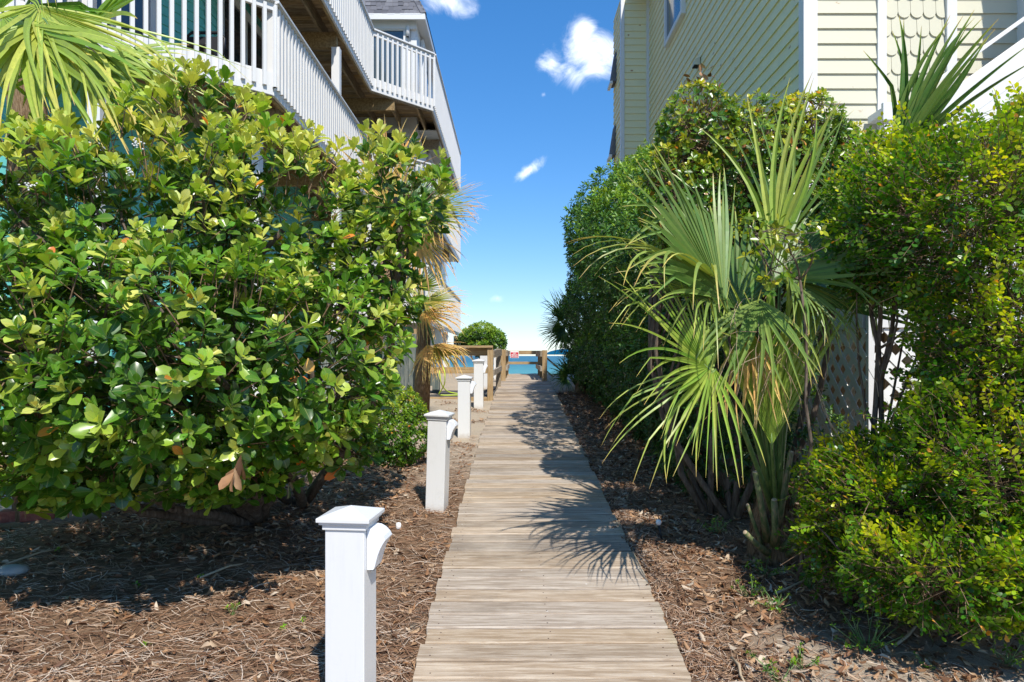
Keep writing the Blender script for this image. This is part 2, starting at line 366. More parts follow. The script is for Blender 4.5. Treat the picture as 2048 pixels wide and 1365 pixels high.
# ground: sand with humus worked into it where the beds are
t = NT('sand_and_mulch'); v = t.coord((1, 1, 1))
sp = t.n('ShaderNodeSeparateXYZ'); t.l(v, sp.inputs[0])
n1 = t.noise(v, .9, 6, .6); n2 = t.noise(v, 9, 8, .7); n3 = t.noise(v, 90, 4, .7)
sand = t.ramp(n3, [(.3, (.34, .275, .205)), (.7, (.50, .42, .32))])
mul = t.ramp(n2, [(.3, (.07, .038, .022)), (.5, (.17, .10, .058)), (.7, (.30, .20, .125))])
mul = t.mix(t.mr(n3, .45, .7, 0, .6), mul, (.26, .18, .12))
left = t.mr(t.math('ADD', sp.outputs[1], t.math('MULTIPLY', n1, 2.2)), 6.6, 9.4, 0, 1)
isR = t.mr(sp.outputs[0], .2, .5, 0, 1)
right = t.mr(t.math('ADD', t.math('SUBTRACT', sp.outputs[1], t.math('MULTIPLY', sp.outputs[0], 1.2)), t.math('MULTIPLY', n1, 2)), 12.2, 13.6, 0, 1)
nearR = t.math('MULTIPLY', t.mr(t.math('ADD', sp.outputs[1], t.math('MULTIPLY', n2, .9)), 4.0, 3.5, 0, .85), t.mr(sp.outputs[0], .95, 1.3, 0, 1))
right = t.math('MAXIMUM', right, nearR)
msk = t.mix(isR, left, right)
farL = t.mr(t.math('ADD', sp.outputs[0], t.math('MULTIPLY', n1, .6)), -2.7, -3.1, 0, 1)
farL2 = t.math('MULTIPLY', farL, t.mr(sp.outputs[1], 4.9, 5.3, 0, 1))
msk = t.math('MAXIMUM', msk, farL2)
c = t.mix(msk, mul, sand)
t.bsdf(c, .95, t.bump(t.math('ADD', n2, t.math('MULTIPLY', n3, .4)), .6, .03), .15); M['ground'] = t.m

t = NT('sea_water'); v = t.coord((1, .35, 1)); sp = t.n('ShaderNodeSeparateXYZ'); t.l(t.coord(), sp.inputs[0])
n1 = t.noise(t.coord((.02, .008, 1)), 1.5, 4); n2 = t.noise(t.coord((.25, .9, 1)), 1.0, 5, .6)
dd = t.math('ADD', sp.outputs[1], t.math('MULTIPLY', n1, 160))
c = t.ramp(t.mr(dd, 130, 600, 0, 1, False), [(0, (.15, .42, .33)), (.25, (.10, .34, .31)), (.6, (.05, .22, .25)), (1, (.03, .15, .20))])
c = t.mix(t.mr(n2, .42, .62, 0, .35), c, (.015, .10, .16))
t.bsdf(c, .45, t.bump(n2, .6, .25), .35); M['sea'] = t.m

# ------------------------------------------------------------------ terrain
SL = .0703
def walk_z(y): return SL*min(y, 14.7)+max(0, (y-14.7))*.003
def wob(x, y): return .012*math.sin(x*5.1+y*2.3)+.010*math.sin(y*7.3-x*3.7)+.008*math.sin(x*11+y*9)
def gz(x, y):
    if y < 21: z = walk_z(y)-.035
    elif y < 28: z = walk_z(21)-.035-(y-21)/7*3.1
    else: z = -2.08-(y-28)*.014
    z += wob(x, y)
    if y > 28: return z-.12
    if -.6 < x < .9 and y < 19: z = min(z, walk_z(y)-.03)
    if x < -.6: z += .03*min(1, (-.6-x))
    if x > 1: z += .03*min(1, (x-1))
    return z
xs = sorted(set([-150, -80, -40, -25, -15]+[round(-10+.25*i, 3) for i in range(28)]+[round(-3+.12*i, 3) for i in range(60)]+[round(4.2+.4*i, 3) for i in range(16)]+[14, 20, 30, 50, 90, 150]))
ys = sorted(set([-60, -30, -15, -8, -4]+[round(-2+.13*i, 3) for i in range(130)]+[round(15+.35*i, 3) for i in range(42)]+[32, 36, 42, 50, 60, 75, 95, 120, 180]))
g = MB(); nx = len(xs)
g.add([(x, y, gz(x, y)) for y in ys for x in xs], [[j*nx+i, j*nx+i+1, (j+1)*nx+i+1, (j+1)*nx+i] for j in range(len(ys)-1) for i in range(nx-1)], True)
tag(g.build('ground', M['ground']), kind='structure')
sea = MB().add([(-9000, 78, -2.7), (9000, 78, -2.7), (9000, 16000, -2.7), (-9000, 16000, -2.7)], [(0, 1, 2, 3)])
tag(sea.build('sea', M['sea']), kind='structure')

# ------------------------------------------------------------------ boardwalk
def wl(y): return float(np.interp(y, [-2, 2.86, 8.1, 11.6, 13.5, 14.7, 18.5], [-.44, -.424, -.388, -.324, -.27, -.24, -.14]))
def wr(y): return float(np.interp(y, [-2, 2.86, 8.1, 11.6, 13.5, 14.7, 18.5], [.77, .774, .783, .81, .82, .80, .80]))
b = MB(); nl = MB(); y = -1.5
while y < 18.9:
    w = random.choice([.136, .138, .142, .134]); y1 = y+w
    ym = (y+y1)/2; a = random.uniform(-.004, .004); dz = random.uniform(-.004, .004)
    xl = wl(ym)+random.uniform(-.014, .014); xr = wr(ym)+random.uniform(-.014, .014)
    z0, z1 = walk_z(y)+dz, walk_z(y1)+dz; ch_ = random.uniform(.006, .011); cd = random.uniform(.004, .008)
    vs = []; NX = 7
    for q in range(NX):
        x = xl+(xr-xl)*q/(NX-1); s_ = 2*q/(NX-1)-1; wv = random.uniform(-.0022, .0022)*(y > 0)
        for (yy, zz) in ((y, z0-.038), (y1, z1-.038), (y1, z1-cd), (y1-ch_, z1), (ym, (z0+z1)/2-.0015), (y+ch_, z0), (y, z0-cd)):
            vs.append((x, yy+a*s_+wv, zz+random.uniform(-.0008, .0008)))
    fs = [(q*7+k, q*7+(k+1) % 7, q*7+7+(k+1) % 7, q*7+7+k) for q in range(NX-1) for k in range(7)]+[(6, 5, 4, 3, 2, 1, 0), tuple((NX-1)*7+k for k in range(7))]
    b.add(vs, fs)
    if y > 1.5 and y < 12:
        for fx in (.05, .5, .95):
            for fy in (.035, w-.035):
                nx_ = xl+(xr-xl)*fx+random.uniform(-.012, .012); ny_ = y+fy+random.uniform(-.006, .006)
                nl.lathe([(.0042, 0), (.0042, .0012)], 6, Matrix.Translation((nx_, ny_, walk_z(ny_)+dz-.0012)))
    y = y1+random.uniform(.010, .020)
bw = tag(b.build('boardwalk', M['walk']), kind='structure')
nl.build('nail_heads', M['nail'], bw)

# ------------------------------------------------------------------ light posts along the walk
def light_post(label, x, y, rot, lean=0, h=.70, w=.15):
    z = gz(x, y)-.03
    T = thing('light_post', label, 'light post', (x, y, z), 'white square light posts along the boardwalk')
    A = Matrix.Translation((x, y, z)) @ Euler((R(lean*.6), R(lean), R(rot))).to_matrix().to_4x4()
    def tr(mb): mb.v = [tuple(A @ Vector(v)) for v in mb.v]; return mb
    s = w/2
    tr(MB().box(-s, s, -s, s, 0, h)).build('post', M['postvinyl'], T, .004)
    c = MB()
    for a, z0, z1 in ((s+.008, h-.012, h+.010), (s+.018, h+.008, h+.020), (s+.026, h+.018, h+.034)): c.box(-a, a, -a, a, z0+.0004, z1, None)
    a = s+.024; zt = h+.034
    c.add([(-a, -a, zt), (a, -a, zt), (a, a, zt), (-a, a, zt), (0, 0, zt+.030)], [(0, 1, 4), (1, 2, 4), (2, 3, 4), (3, 0, 4)])
    tr(c).build('cap', M['vinyl'], T, .0025)
    f = MB()
    prof = [(0, -.002), (.040, -.006), (.066, -.016), (.088, -.032), (.098, -.046), (.085, -.060), (.070, -.080), (.058, -.102), (.048, -.128), (.040, -.150), (.034, -.158), (0, -.158)]
    poly = [(s+.001+px_*.72, -.048, h-.008+pz) for px_, pz in prof]
    f.prism(poly, (0, .096, 0))
    fo = tr(f).build('light_fixture', M['fixture'], T, .002)
    ln = MB(); ln.box(s+.012, s+.024, -.040, .040, h-.170, h-.1675)
    tr(ln).build('lens', M['darkglass'], fo)
    return T
light_post('large white light post in the foreground left of the boardwalk, nearest to the camera', -.612, 2.60, -6, 0, .815)
light_post('white light post with a tilted cap standing in brown pine straw, second from the camera', -.603, 5.47, -9, 2.0, .775)
light_post('white light post where straw turns to sand, in front of the wooden shower railing', -.590, 8.47, -2, 0, .735)
light_post('tall-looking white light post directly in front of the treated wood railing post', -.535, 10.97, 0, 0, .765)
light_post('white light post on the sand behind the wooden platform, seen through its railing', -.56, 13.6, 0, 0, .72)
light_post('farthest white light post, mostly hidden behind the pale railing post', -.37, 16.6, 0, 0, .70)

# ------------------------------------------------------------------ leaves
def norm(a): return a/np.maximum(np.linalg.norm(a, axis=-1, keepdims=True), 1e-9)
TBIG = dict(v=[(0, 0, 0), (-.5, .28, .03), (0, .30, -.01), (.5, .28, .03), (-.98, .60, .04), (0, .62, -.03), (.98, .60, .04), (-.68, .86, 0), (0, .87, -.06), (.68, .86, 0), (0, 1, -.10)],
            f=[(0, 2, 1), (0, 3, 2), (1, 2, 5, 4), (2, 3, 6, 5), (4, 5, 8, 7), (5, 6, 9, 8), (7, 8, 10), (8, 9, 10)])
TMID = dict(v=[(0, 0, 0), (-.9, .42, .05), (0, .45, -.02), (.9, .42, .05), (-.6, .8, .02), (.6, .8, .02), (0, 1, -.08)],
            f=[(0, 2, 1), (0, 3, 2), (1, 2, 6, 4), (2, 3, 5, 6)])
TSML = dict(v=[(0, 0, 0), (-.9, .5, .06), (.9, .5, .06), (-.45, .9, .03), (.45, .9, .03)], f=[(0, 2, 1), (1, 2, 4, 3)])
def build_leaves(name, mat, parent, base, d, n, L, W, tint, tpl):
    d = norm(d); n = norm(n-(n*d).sum(1, keepdims=True)*d); s = np.cross(d, n)
    T = np.array(tpl['v']); N = len(base)
    V = (base[:, None, :]+T[None, :, 1, None]*L[:, None, None]*d[:, None, :]+T[None, :, 0, None]*(W[:, None, None]/2)*s[:, None, :]+T[None, :, 2, None]*L[:, None, None]*n[:, None, :])
    nv = len(T)
    UV = np.tile(np.stack([T[:, 0]*.5+.5, T[:, 1]], 1), (N, 1))
    return mesh_np(name, V.reshape(-1, 3), tpl['f'], N, mat, parent, np.repeat(tint, nv), UV)
def frames(a):
    up = np.tile([[.3, .2, .93]], (len(a), 1)); e = norm(np.cross(a, up)); return e, np.cross(e, a)
def clump(p, f=3.0, ph=0.0):
    x, y, z = p[:, 0]*f+ph, p[:, 1]*f+ph*1.3, p[:, 2]*f+ph*.7
    return (np.sin(x*1.7+np.sin(y*1.3)*1.5)+np.sin(y*2.1+np.sin(z*1.9)*1.4)+np.sin(z*2.3+np.sin(x*1.5)*1.3)+.6*np.sin(x*4.1+y*3.3)*np.sin(z*4.7))/3.6
def shoots(blobs, dens, jit=.10, gap=-.75, f=3.0, floor=None, inner=.0, ph=0.0):
    global INNER
    Ps, Ds, Ts = [], [], []
    B = [(np.array(c), np.array(r)) for c, r in blobs]
    for i, (c, r) in enumerate(B):
        area = 4*math.pi*((r[0]*r[1])**1.6/3+(r[0]*r[2])**1.6/3+(r[1]*r[2])**1.6/3)**(1/1.6)
        k = int(dens*area); u = norm(rng.normal(size=(k, 3)))
        p0 = c+u*r
        s = 1+jit*1.3*clump(p0, f*1.3, ph)+rng.normal(size=k)*jit*.35
        p = c+u*r*s[:, None]; nrm_ = norm(u/r)
        keep = np.ones(k, bool)
        for j, (c2, r2) in enumerate(B):
            if j != i:
                q = np.linalg.norm((p-c2)/r2, axis=1); keep &= (q > .88) | (rng.random(k) < .04)
        keep &= clump(p, f*2.0, 5+ph) > gap
        if floor is not None: keep &= p[:, 2] > floor(p)
        Ps.append(p[keep]); Ds.append(nrm_[keep]); Ts.append(np.zeros(keep.sum(), bool))
        if inner:
            k = int(inner*area); u = norm(rng.normal(size=(k, 3))); q = rng.uniform(.45, .9, size=(k, 1))
            p = c+u*r*q; 
            kp = np.ones(k, bool) if floor is None else p[:, 2] > floor(p)
            Ps.append(p[kp]); Ds.append(norm(u/r)[kp]); Ts.append(np.ones(kp.sum(), bool))
    INNER = np.concatenate(Ts)
    return np.concatenate(Ps), np.concatenate(Ds)
def whorl(p, a, k, L, W, tint, spread=(22, 82), young=.25, ths=1.0):
    e1, e2 = frames(a); n = len(p); out = []; SV = rng.uniform(.68, 1.18, n)
    for j in range(k):
        fr = j/max(1, k-1); ph = 2.399*j+rng.random(n)*1.0+(np.arange(n)*1.7)
        th = np.radians(spread[0]+(spread[1]-spread[0])*fr**.8+rng.normal(size=n)*9)*ths
        rad = e1*np.cos(ph)[:, None]+e2*np.sin(ph)[:, None]
        d = a*np.cos(th)[:, None]+rad*np.sin(th)[:, None]; nn = a*np.sin(th)[:, None]-rad*np.cos(th)[:, None]
        d = d+np.array([0, 0, -.12*fr])
        b = p-a*(.035*fr*k/6*L/.1)
        Lj = L*SV*(.62+.42*fr)*rng.uniform(.8, 1.15, n); Wj = W*SV*(.62+.42*fr)*rng.uniform(.85, 1.12, n)
        tj = np.clip(tint+young*(.5-fr)+rng.normal(size=n)*.05, 0, .97)
        out.append((b, d, nn+rng.normal(size=(n, 3))*.15, Lj, Wj, tj))
    return [np.concatenate(x) for x in zip(*out)]
def spray(p, a, k, length, L, W, tint, up=.5):
    e1, e2 = frames(norm(a+rng.normal(size=a.shape)*.01)); n = len(p); out = []
    roll = rng.normal(size=n)*.6
    s = e1*np.cos(roll)[:, None]+e2*np.sin(roll)[:, None]; nn = norm(np.cross(s, a)); nn *= np.sign(nn[:, 2:3]+1e-6)
    for j in range(k):
        fr = j/k; sg = 1 if j % 2 else -1
        b = p-a*(length*fr)[:, None]
        d = a*rng.uniform(.3, .7, (n, 1))+s*sg*rng.uniform(.6, 1, (n, 1))+nn*rng.normal(size=(n, 1))*.25
        if j == 0: d = a+rng.normal(size=(n, 3))*.15
        sc = rng.uniform(.7, 1.15, n)*(1 if j else .8)
        tj = np.clip(tint+.22*(.4-fr)+rng.normal(size=n)*.07, 0, .92)
        out.append((b, d, nn+rng.normal(size=(n, 3))*.3, L*sc, W*sc, tj))
    return [np.concatenate(x) for x in zip(*out)]
def twigs(name, mat, parent, p0, p1, r0, r1):
    """three-sided tapered twigs p0->p1"""
    a = norm(p1-p0); e1, e2 = frames(a); V = []
    for q, r in ((p0, r0), (p1, r1)):
        for k in range(3):
            t = 2*math.pi*k/3; V.append(q+(e1*math.cos(t)+e2*math.sin(t))*np.reshape(r, (-1, 1)) if np.ndim(r) else q+(e1*math.cos(t)+e2*math.sin(t))*r)
    V = np.stack(V, 1).reshape(-1, 3)
    return mesh_np(name, V, [(0, 1, 4, 3), (1, 2, 5, 4), (2, 0, 3, 5)], len(p0), mat, parent)
def limb(mb, a, b, r0, r1, n=6, bend=.12):
    a = Vector(a); b = Vector(b); L = (b-a).length; pts = []; rs = []
    o = Vector((random.uniform(-1, 1), random.uniform(-1, 1), random.uniform(-.3, .6)))*L*bend
    for i in range(n+1):
        t = i/n; q = a.lerp(b, t)+o*math.sin(math.pi*t)+Vector((random.uniform(-1, 1), random.uniform(-1, 1), random.uniform(-1, 1)))*L*.018*(0 < i < n)
        pts.append(q); rs.append(r0+(r1-r0)*t)
    mb.tube(pts, rs, 7); return pts
def skeleton(parent, base, targets, r=.035, mat='bark', subs=3, nstem=4, spread=.18, p=None):
    mb = MB(); base = Vector(base)
    stems = []
    for i in range(nstem):
        a = base+Vector((random.uniform(-spread, spread), random.uniform(-spread, spread), -.06)); stems.append(a)
    for i, tg in enumerate(targets):
        tg = Vector(tg); s = min(stems, key=lambda q: (q-tg).length) if random.random() < .6 else random.choice(stems)
        pts = limb(mb, s, tg, r, r*.38, 7, .14)
        for k in range(subs):
            q = pts[random.randint(3, 6)]
            if p is not None and len(p):
                c = p[rng.integers(len(p), size=60)]; dd = np.linalg.norm(c-np.array(tg), axis=1); e = Vector(c[int(np.argmin(dd+rng.random(60)*.4))])
            else: e = q+Vector((random.uniform(-.4, .4), random.uniform(-.4, .4), random.uniform(.0, .5)))
            limb(mb, q, e, r*.38, r*.12, 5, .1)
    return mb.build('branches', M[mat], parent)
def gfloor(off): return lambda p: SL*np.minimum(p[:, 1], 14.7)-.03+off

def E(px, py, D, rx, ry, rz):
    c = P(px, py, D); return ((c.x, c.y, c.z), (rx, ry, rz))

# --- big Indian hawthorn on the left
HB = [E(40, 450, 3.9, .80, .75, .56), E(270, 440, 4.0, .72, .7, .58), E(425, 330, 4.35, .36, .5, .56), E(575, 450, 4.4, .55, .6, .58),
      E(790, 395, 4.45, .34, .4, .36), E(745, 545, 4.5, .33, .45, .38), E(110, 700, 3.45, .78, .75, .58), E(400, 715, 3.45, .62, .7, .52),
      E(620, 720, 3.8, .44, .6, .46), E(240, 900, 3.75, .75, .5, .22), E(520, 905, 3.9, .36, .45, .20), E(110, 965, 3.8, .50, .4, .13), E(430, 950, 3.9, .36, .35, .13), E(660, 880, 4.1, .28, .35, .18), E(-260, 560, 3.9, .9, .9, .95), E(300, 600, 4.8, 1.0, .5, .9)]
hb = thing('hawthorn_bush', 'huge leafy bush with broad glossy leaves filling the left side beside the walk', 'bush', (-1.95, 5.35, gz(-1.95, 5.35)))
p, nrm_ = shoots(HB, 98, .20, -.30, 2.6, gfloor(.10), 20)
p2 = p
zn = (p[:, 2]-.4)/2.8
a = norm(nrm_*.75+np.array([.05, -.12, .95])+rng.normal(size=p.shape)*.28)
tint = np.where(INNER, .08, np.clip(.34+.26*zn+.18*clump(p, 4.5, 2)+rng.normal(size=len(p))*.17, .03, .90))  # inner leaves coloured very dark, painting the shade inside the bush
insd = np.zeros(len(p), bool)
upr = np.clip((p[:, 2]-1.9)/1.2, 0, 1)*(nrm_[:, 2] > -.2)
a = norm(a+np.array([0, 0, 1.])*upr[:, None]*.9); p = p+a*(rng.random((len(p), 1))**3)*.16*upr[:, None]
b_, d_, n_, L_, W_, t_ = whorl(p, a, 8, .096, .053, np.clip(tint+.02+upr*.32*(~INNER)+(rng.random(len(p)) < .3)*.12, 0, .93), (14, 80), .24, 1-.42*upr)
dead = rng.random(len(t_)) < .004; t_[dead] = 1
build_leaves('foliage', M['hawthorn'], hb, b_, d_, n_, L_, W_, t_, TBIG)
tk = rng.random(len(p)) < .6; ln = rng.uniform(.08, .20, (tk.sum(), 1))
twigs('twigs', M['twig'], hb, p[tk]-(a[tk]*.6+nrm_[tk]*.6)*ln+rng.normal(size=(tk.sum(), 3))*.03, p[tk], .0042, .0022)
skeleton(hb, (-1.95, 5.35, gz(-1.95, 5.35)), [c for c, r in HB]+[P(600, 960, 4.8), P(520, 930, 4.2), P(380, 930, 4.3), P(200, 950, 4.0), P(60, 930, 4.0), P(690, 780, 4.6)], .045, 'bark', 5, 7, .35, p)
# dry leaves hanging at the bush's front and a few flower heads
q = np.array([P(468, 930, 3.1)+Vector((random.uniform(-.03, .03), random.uniform(-.03, .03), random.uniform(-.03, .05))) for i in range(6)])
build_leaves('dead_leaves', M['deadleaf'], hb, q, rng.normal(size=q.shape)*.35+np.array([.1, 0, -1]), rng.normal(size=q.shape)*.6+np.array([0, -1, 0]), np.full(6, .11), np.full(6, .055), np.full(6, 1.0), TBIG)
q = np.array([P(616, 716, 3.25)]); yl = build_leaves('yellow_leaf', M['hawthorn'], hb, q, np.array([[.2, -.3, -1.]]), np.array([[0, -1, .1]]), np.array([.08]), np.array([.06]), np.array([.99]), TBIG)
for cx, cy in ((277, 288), (262, 345), (60, 372)):
    c = P(cx, cy, 3.25); fm = MB()
    for i in range(16):
        o = c+Vector((random.gauss(0, .012), random.gauss(0, .012), random.gauss(0, .010)))
        fm.lathe([(.001, -.004), (.006, 0), (.001, .004)], 5, Matrix.Translation(o))
    fm.build('flower_cluster', M['bulb'], hb)

# --- small round shrub behind it
rb = thing('round_shrub', 'dense low rounded shrub with tiny leaves behind second light post', 'shrub', (-1.25, 7.0, gz(-1.25, 7)))
c0 = P(792, 815, 7.0)
RB = [((c0.x+.03, 6.9, gz(0, 7)+.38), (.34, .36, .42)), ((c0.x-.25, 7.15, gz(0, 7)+.42), (.38, .35, .42))]
p, n0 = shoots(RB, 620, .06, -1.2, 4, gfloor(.02), 120)
a = norm(n0+np.array([0, 0, .4])+rng.normal(size=p.shape)*.3)
b_, d_, n_, L_, W_, t_ = whorl(p, a, 7,   .040, .023, np.clip(.50+.3*n0[:, 2]+rng.normal(size=len(p))*.14, .05, .9), (20, 80), .2)
dead = rng.random(len(t_)) < .006; t_[dead] = 1
build_leaves('foliage', M['boxshrub'], rb, b_, d_, n_, L_, W_, t_, TSML)
skeleton(rb, (c0.x, 7.05, gz(0, 7)), [c for c, r in RB]*2, .012, 'bark', 4, 4, .08, p)

# --- distant rounded tree by the shore
dt = thing('shore_tree', 'small round-headed dark green tree behind the wooden railings near the sea', 'tree', (-1.05, 24, gz(-1, 24)))
DB = [E(962, 668, 24, .55, .5, .36), E(985, 676, 24, .42, .5, .38), E(938, 672, 24.2, .36, .4, .28), E(925, 682, 24.5, .22, .3, .16), E(970, 690, 24, .6, .5, .35), E(1000, 690, 24, .2, .3, .4)]
p, n0 = shoots(DB, 170, .26, -.8, 2.5, None, 60)
a = norm(n0+np.array([0, 0, .4])+rng.normal(size=p.shape)*.3)
b_, d_, n_, L_, W_, t_ = whorl(p, a, 7, .10, .05, np.clip(.62+.30*n0[:, 2]+rng.normal(size=len(p))*.14, .05, .9), (20, 80), .15)
build_leaves('crown', M['pitto'], dt, b_, d_, n_, L_, W_, t_, TSML)
skeleton(dt, (-1.0, 24, gz(-1, 24)), [c for c, r in DB], .05, 'bark', 3, 3, .15, p)

# --- privet / yaupon bush right foreground
YB = [E(1960, 430, 3.3, .48, .55, .46), E(1800, 430, 3.7, .36, .45, .42), E(2120, 330, 3.3, .36, .4, .38), E(1760, 520, 3.8, .20, .35, .24), E(2010, 690, 3.2, .38, .45, .44), E(1920, 790, 3.4, .22, .3, .22), E(1870, 880, 3.4, .22, .3, .16), 
      E(1980, 950, 3.1, .42, .45, .42), E(1790, 1000, 3.4, .36, .42, .34), E(1700, 960, 3.7, .26, .35, .26), E(1860, 1130, 3.05, .38, .38, .26), E(2060, 1130, 2.95, .38, .4, .28), E(1680, 1080, 3.6, .22, .3, .22),
      E(2200, 700, 3.3, .6, .6, 1.0)]
yb = thing('privet_bush', 'sprawling yellow-green bush of tiny leaves and thin twigs at the right edge', 'bush', (2.15, 3.6, gz(2.15, 3.6)))
p, n0 = shoots(YB, 400, .20, -.62, 3.4, gfloor(.05), 95)
a = norm(n0*1.0+np.array([-.1, -.1, .30])+rng.normal(size=p.shape)*.42)
ext = (rng.random(len(p)) < .05)[:, None]*rng.uniform(.05, .16, (len(p), 1)); p = p+a*ext
ln = rng.uniform(.08, .20, len(p))
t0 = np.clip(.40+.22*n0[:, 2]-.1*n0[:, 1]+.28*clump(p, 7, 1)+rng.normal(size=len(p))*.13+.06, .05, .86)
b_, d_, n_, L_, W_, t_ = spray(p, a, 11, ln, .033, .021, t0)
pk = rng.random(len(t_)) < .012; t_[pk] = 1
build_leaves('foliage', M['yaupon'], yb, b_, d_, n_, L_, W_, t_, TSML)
twigs('twigs', M['twig'], yb, p-a*(ln[:, None]+.10)-n0*.04, p, .0022, .0012)
skeleton(yb, (2.15, 3.6, gz(2.15, 3.6)), [c for c, r in YB]+[P(1700, 1110, 3.3), P(1800, 1180, 3.1)], .022, 'bark', 7, 6, .3, p)

# --- viburnum behind the palm
VB = [E(1500, 330, 4.95, .52, .45, .47), E(1395, 275, 4.9, .30, .36, .32), E(1600, 280, 5.0, .32, .38, .30), E(1670, 330, 5.0, .22, .34, .30), E(1360, 400, 4.9, .28, .38, .42), E(1500, 510, 5.0, .42, .4, .33), E(1640, 430, 5.0, .25, .34, .33)]
vb = thing('viburnum_bush', 'tall bush with yellowing oval leaves in front of the yellow house corner', 'bush', (1.75, 5.1, gz(1.75, 5.1)))
p, n0 = shoots(VB, 200, .13, -.62, 2.6, None, 60)
a = norm(n0+np.array([0, -.1, .35])+rng.normal(size=p.shape)*.35)
t0 = np.clip(.46+.20*n0[:, 2]+.24*clump(p, 5, 3)+rng.normal(size=len(p))*.15+.06, .05, .88)
b_, d_, n_, L_, W_, t_ = whorl(p, a, 7, .060, .038, t0, (25, 90), .2)
pk = rng.random(len(t_)) < .012; t_[pk] = 1
build_leaves('foliage', M['viburnum'], vb, b_, d_, n_, L_, W_, t_, TMID)
twigs('twigs', M['twig'], vb, p-a*.2-n0*.05, p, .004, .002)
skeleton(vb, (1.75, 5.1, gz(1.75, 5.1)), [c for c, r in VB]+[c for c, r in VB], .028, 'bark', 4, 6, .25, p)
q = np.array([P(1405, 165, 4.85)+Vector((random.gauss(0, .05), random.gauss(0, .04), random.gauss(0, .05))) for i in range(26)])
build_leaves('dead_leaves', M['deadleaf'], vb, q, rng.normal(size=q.shape)+np.array([0, 0, -.3]), rng.normal(size=q.shape), np.full(26, .06), np.full(26, .03), np.full(26, 1.0), TMID)

# --- loose branch with leaves in front of the palm crown
lb = thing('leafy_sapling', 'slender sapling with sparse yellowish leaves growing through the palm', 'sapling', (1.62, 3.95, gz(1.6, 3.95)))
SB = [E(1570, 470, 3.45, .14, .14, .12), E(1540, 540, 3.45, .12, .12, .12), E(1620, 490, 3.5, .10, .12, .08), E(1510, 470, 3.5, .10, .1, .10)]
p, n0 = shoots(SB, 130, .3, -.9, 6, None, 0)
a = norm(n0+rng.normal(size=p.shape)*.5)
b_, d_, n_, L_, W_, t_ = whorl(p, a, 4, .052, .032, np.clip(.62+rng.normal(size=len(p))*.14, .2, .93), (30, 95), .1)
build_leaves('foliage', M['viburnum'], lb, b_, d_, n_, L_, W_, t_, TMID)
mb = MB(); pts = limb(mb, (1.62, 3.95, gz(1.6, 3.95)-.05), P(1600, 560, 3.6), .012, .007, 8, .05)
for c, r in SB: limb(mb, pts[-1], c, .006, .003, 5, .15)
for i in range(0, len(p), 3): limb(mb, SB[i % 4][0], p[i], .003, .0015, 3, .1)
mb.build('stem', M['bark'], lb)

# --- long pittosporum hedge
pb = thing('pittosporum_hedge', 'long tall dark green hedge with light tips running beside the boardwalk', 'hedge', (1.9, 9.5, gz(1.9, 9.5)))
PB = []
for y, xc, rx, zt in ((5.9, 2.1, .70, 2.5), (6.6, 2.15, .78, 3.0), (7.3, 2.15, .80, 3.5), (8.0, 2.12, .80, 4.0), (8.7, 2.1, .84, 4.15), (9.4, 2.05, .86, 4.2), (10.1, 2.02, .88, 4.2), (10.8, 2.0, .88, 4.2), (11.5, 1.98, .88, 4.05), (12.2, 2.0, .90, 3.7), (12.9, 2.0, .88, 3.2), (13.6, 2.05, .85, 2.6)):
    g0 = walk_z(y); H = zt-g0
    rx += .08 if y > 9 else .18
    xc -= .06
    PB.append(((xc, y, g0+H*.76), (rx, .8, H*.26))); PB.append(((xc-.03, y+.3, g0+H*.50), (rx*1.02, .8, H*.28)))
    PB.append(((xc+.02, y-.2, g0+H*.22), (rx*.92, .8, H*.25)))
PB += [((1.42, 6.3, 2.5), (.72, .55, .50)), ((1.36, 7.0, 2.75), (.78, .6, .62)), ((1.38, 7.9, 2.95), (.78, .7, .75)), E(1330, 760, 7.0, .45, .6, .5), E(1420, 880, 6.4, .4, .4, .3), E(1350, 560, 7.4, .5, .6, .6)]
p, n0 = shoots(PB, 120, .12, -.66, 2.0, gfloor(.02), 26, 4)
kk = (p[:, 0] < 2.5); p = p[kk]; n0 = n0[kk]
a = norm(n0+np.array([0, -.05, .45])+rng.normal(size=p.shape)*.32)
t0 = np.clip(.26+.38*np.maximum(0, n0[:, 2])+.12*(p[:, 2]-1.6)/1.5+.15*clump(p, 4, 3)+rng.normal(size=len(p))*.10, .03, .9)  # upward-facing shoots coloured lighter green, painting a sunlit hedge top
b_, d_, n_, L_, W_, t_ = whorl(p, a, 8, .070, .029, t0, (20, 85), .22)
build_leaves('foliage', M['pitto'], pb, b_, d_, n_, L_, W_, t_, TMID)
mb = MB()
for y in np.arange(5.9, 13.8, .42):
    for k in range(2):
        x = 1.75+random.uniform(-.25, .5); limb(mb, (x, y, gz(x, y)-.05), (x+random.uniform(-.5, .3), y+random.uniform(-.4, .4), gz(x, y)+random.uniform(1.2, 2.0)), .035, .015, 6, .12)
mb.build('trunks', M['bark'], pb)

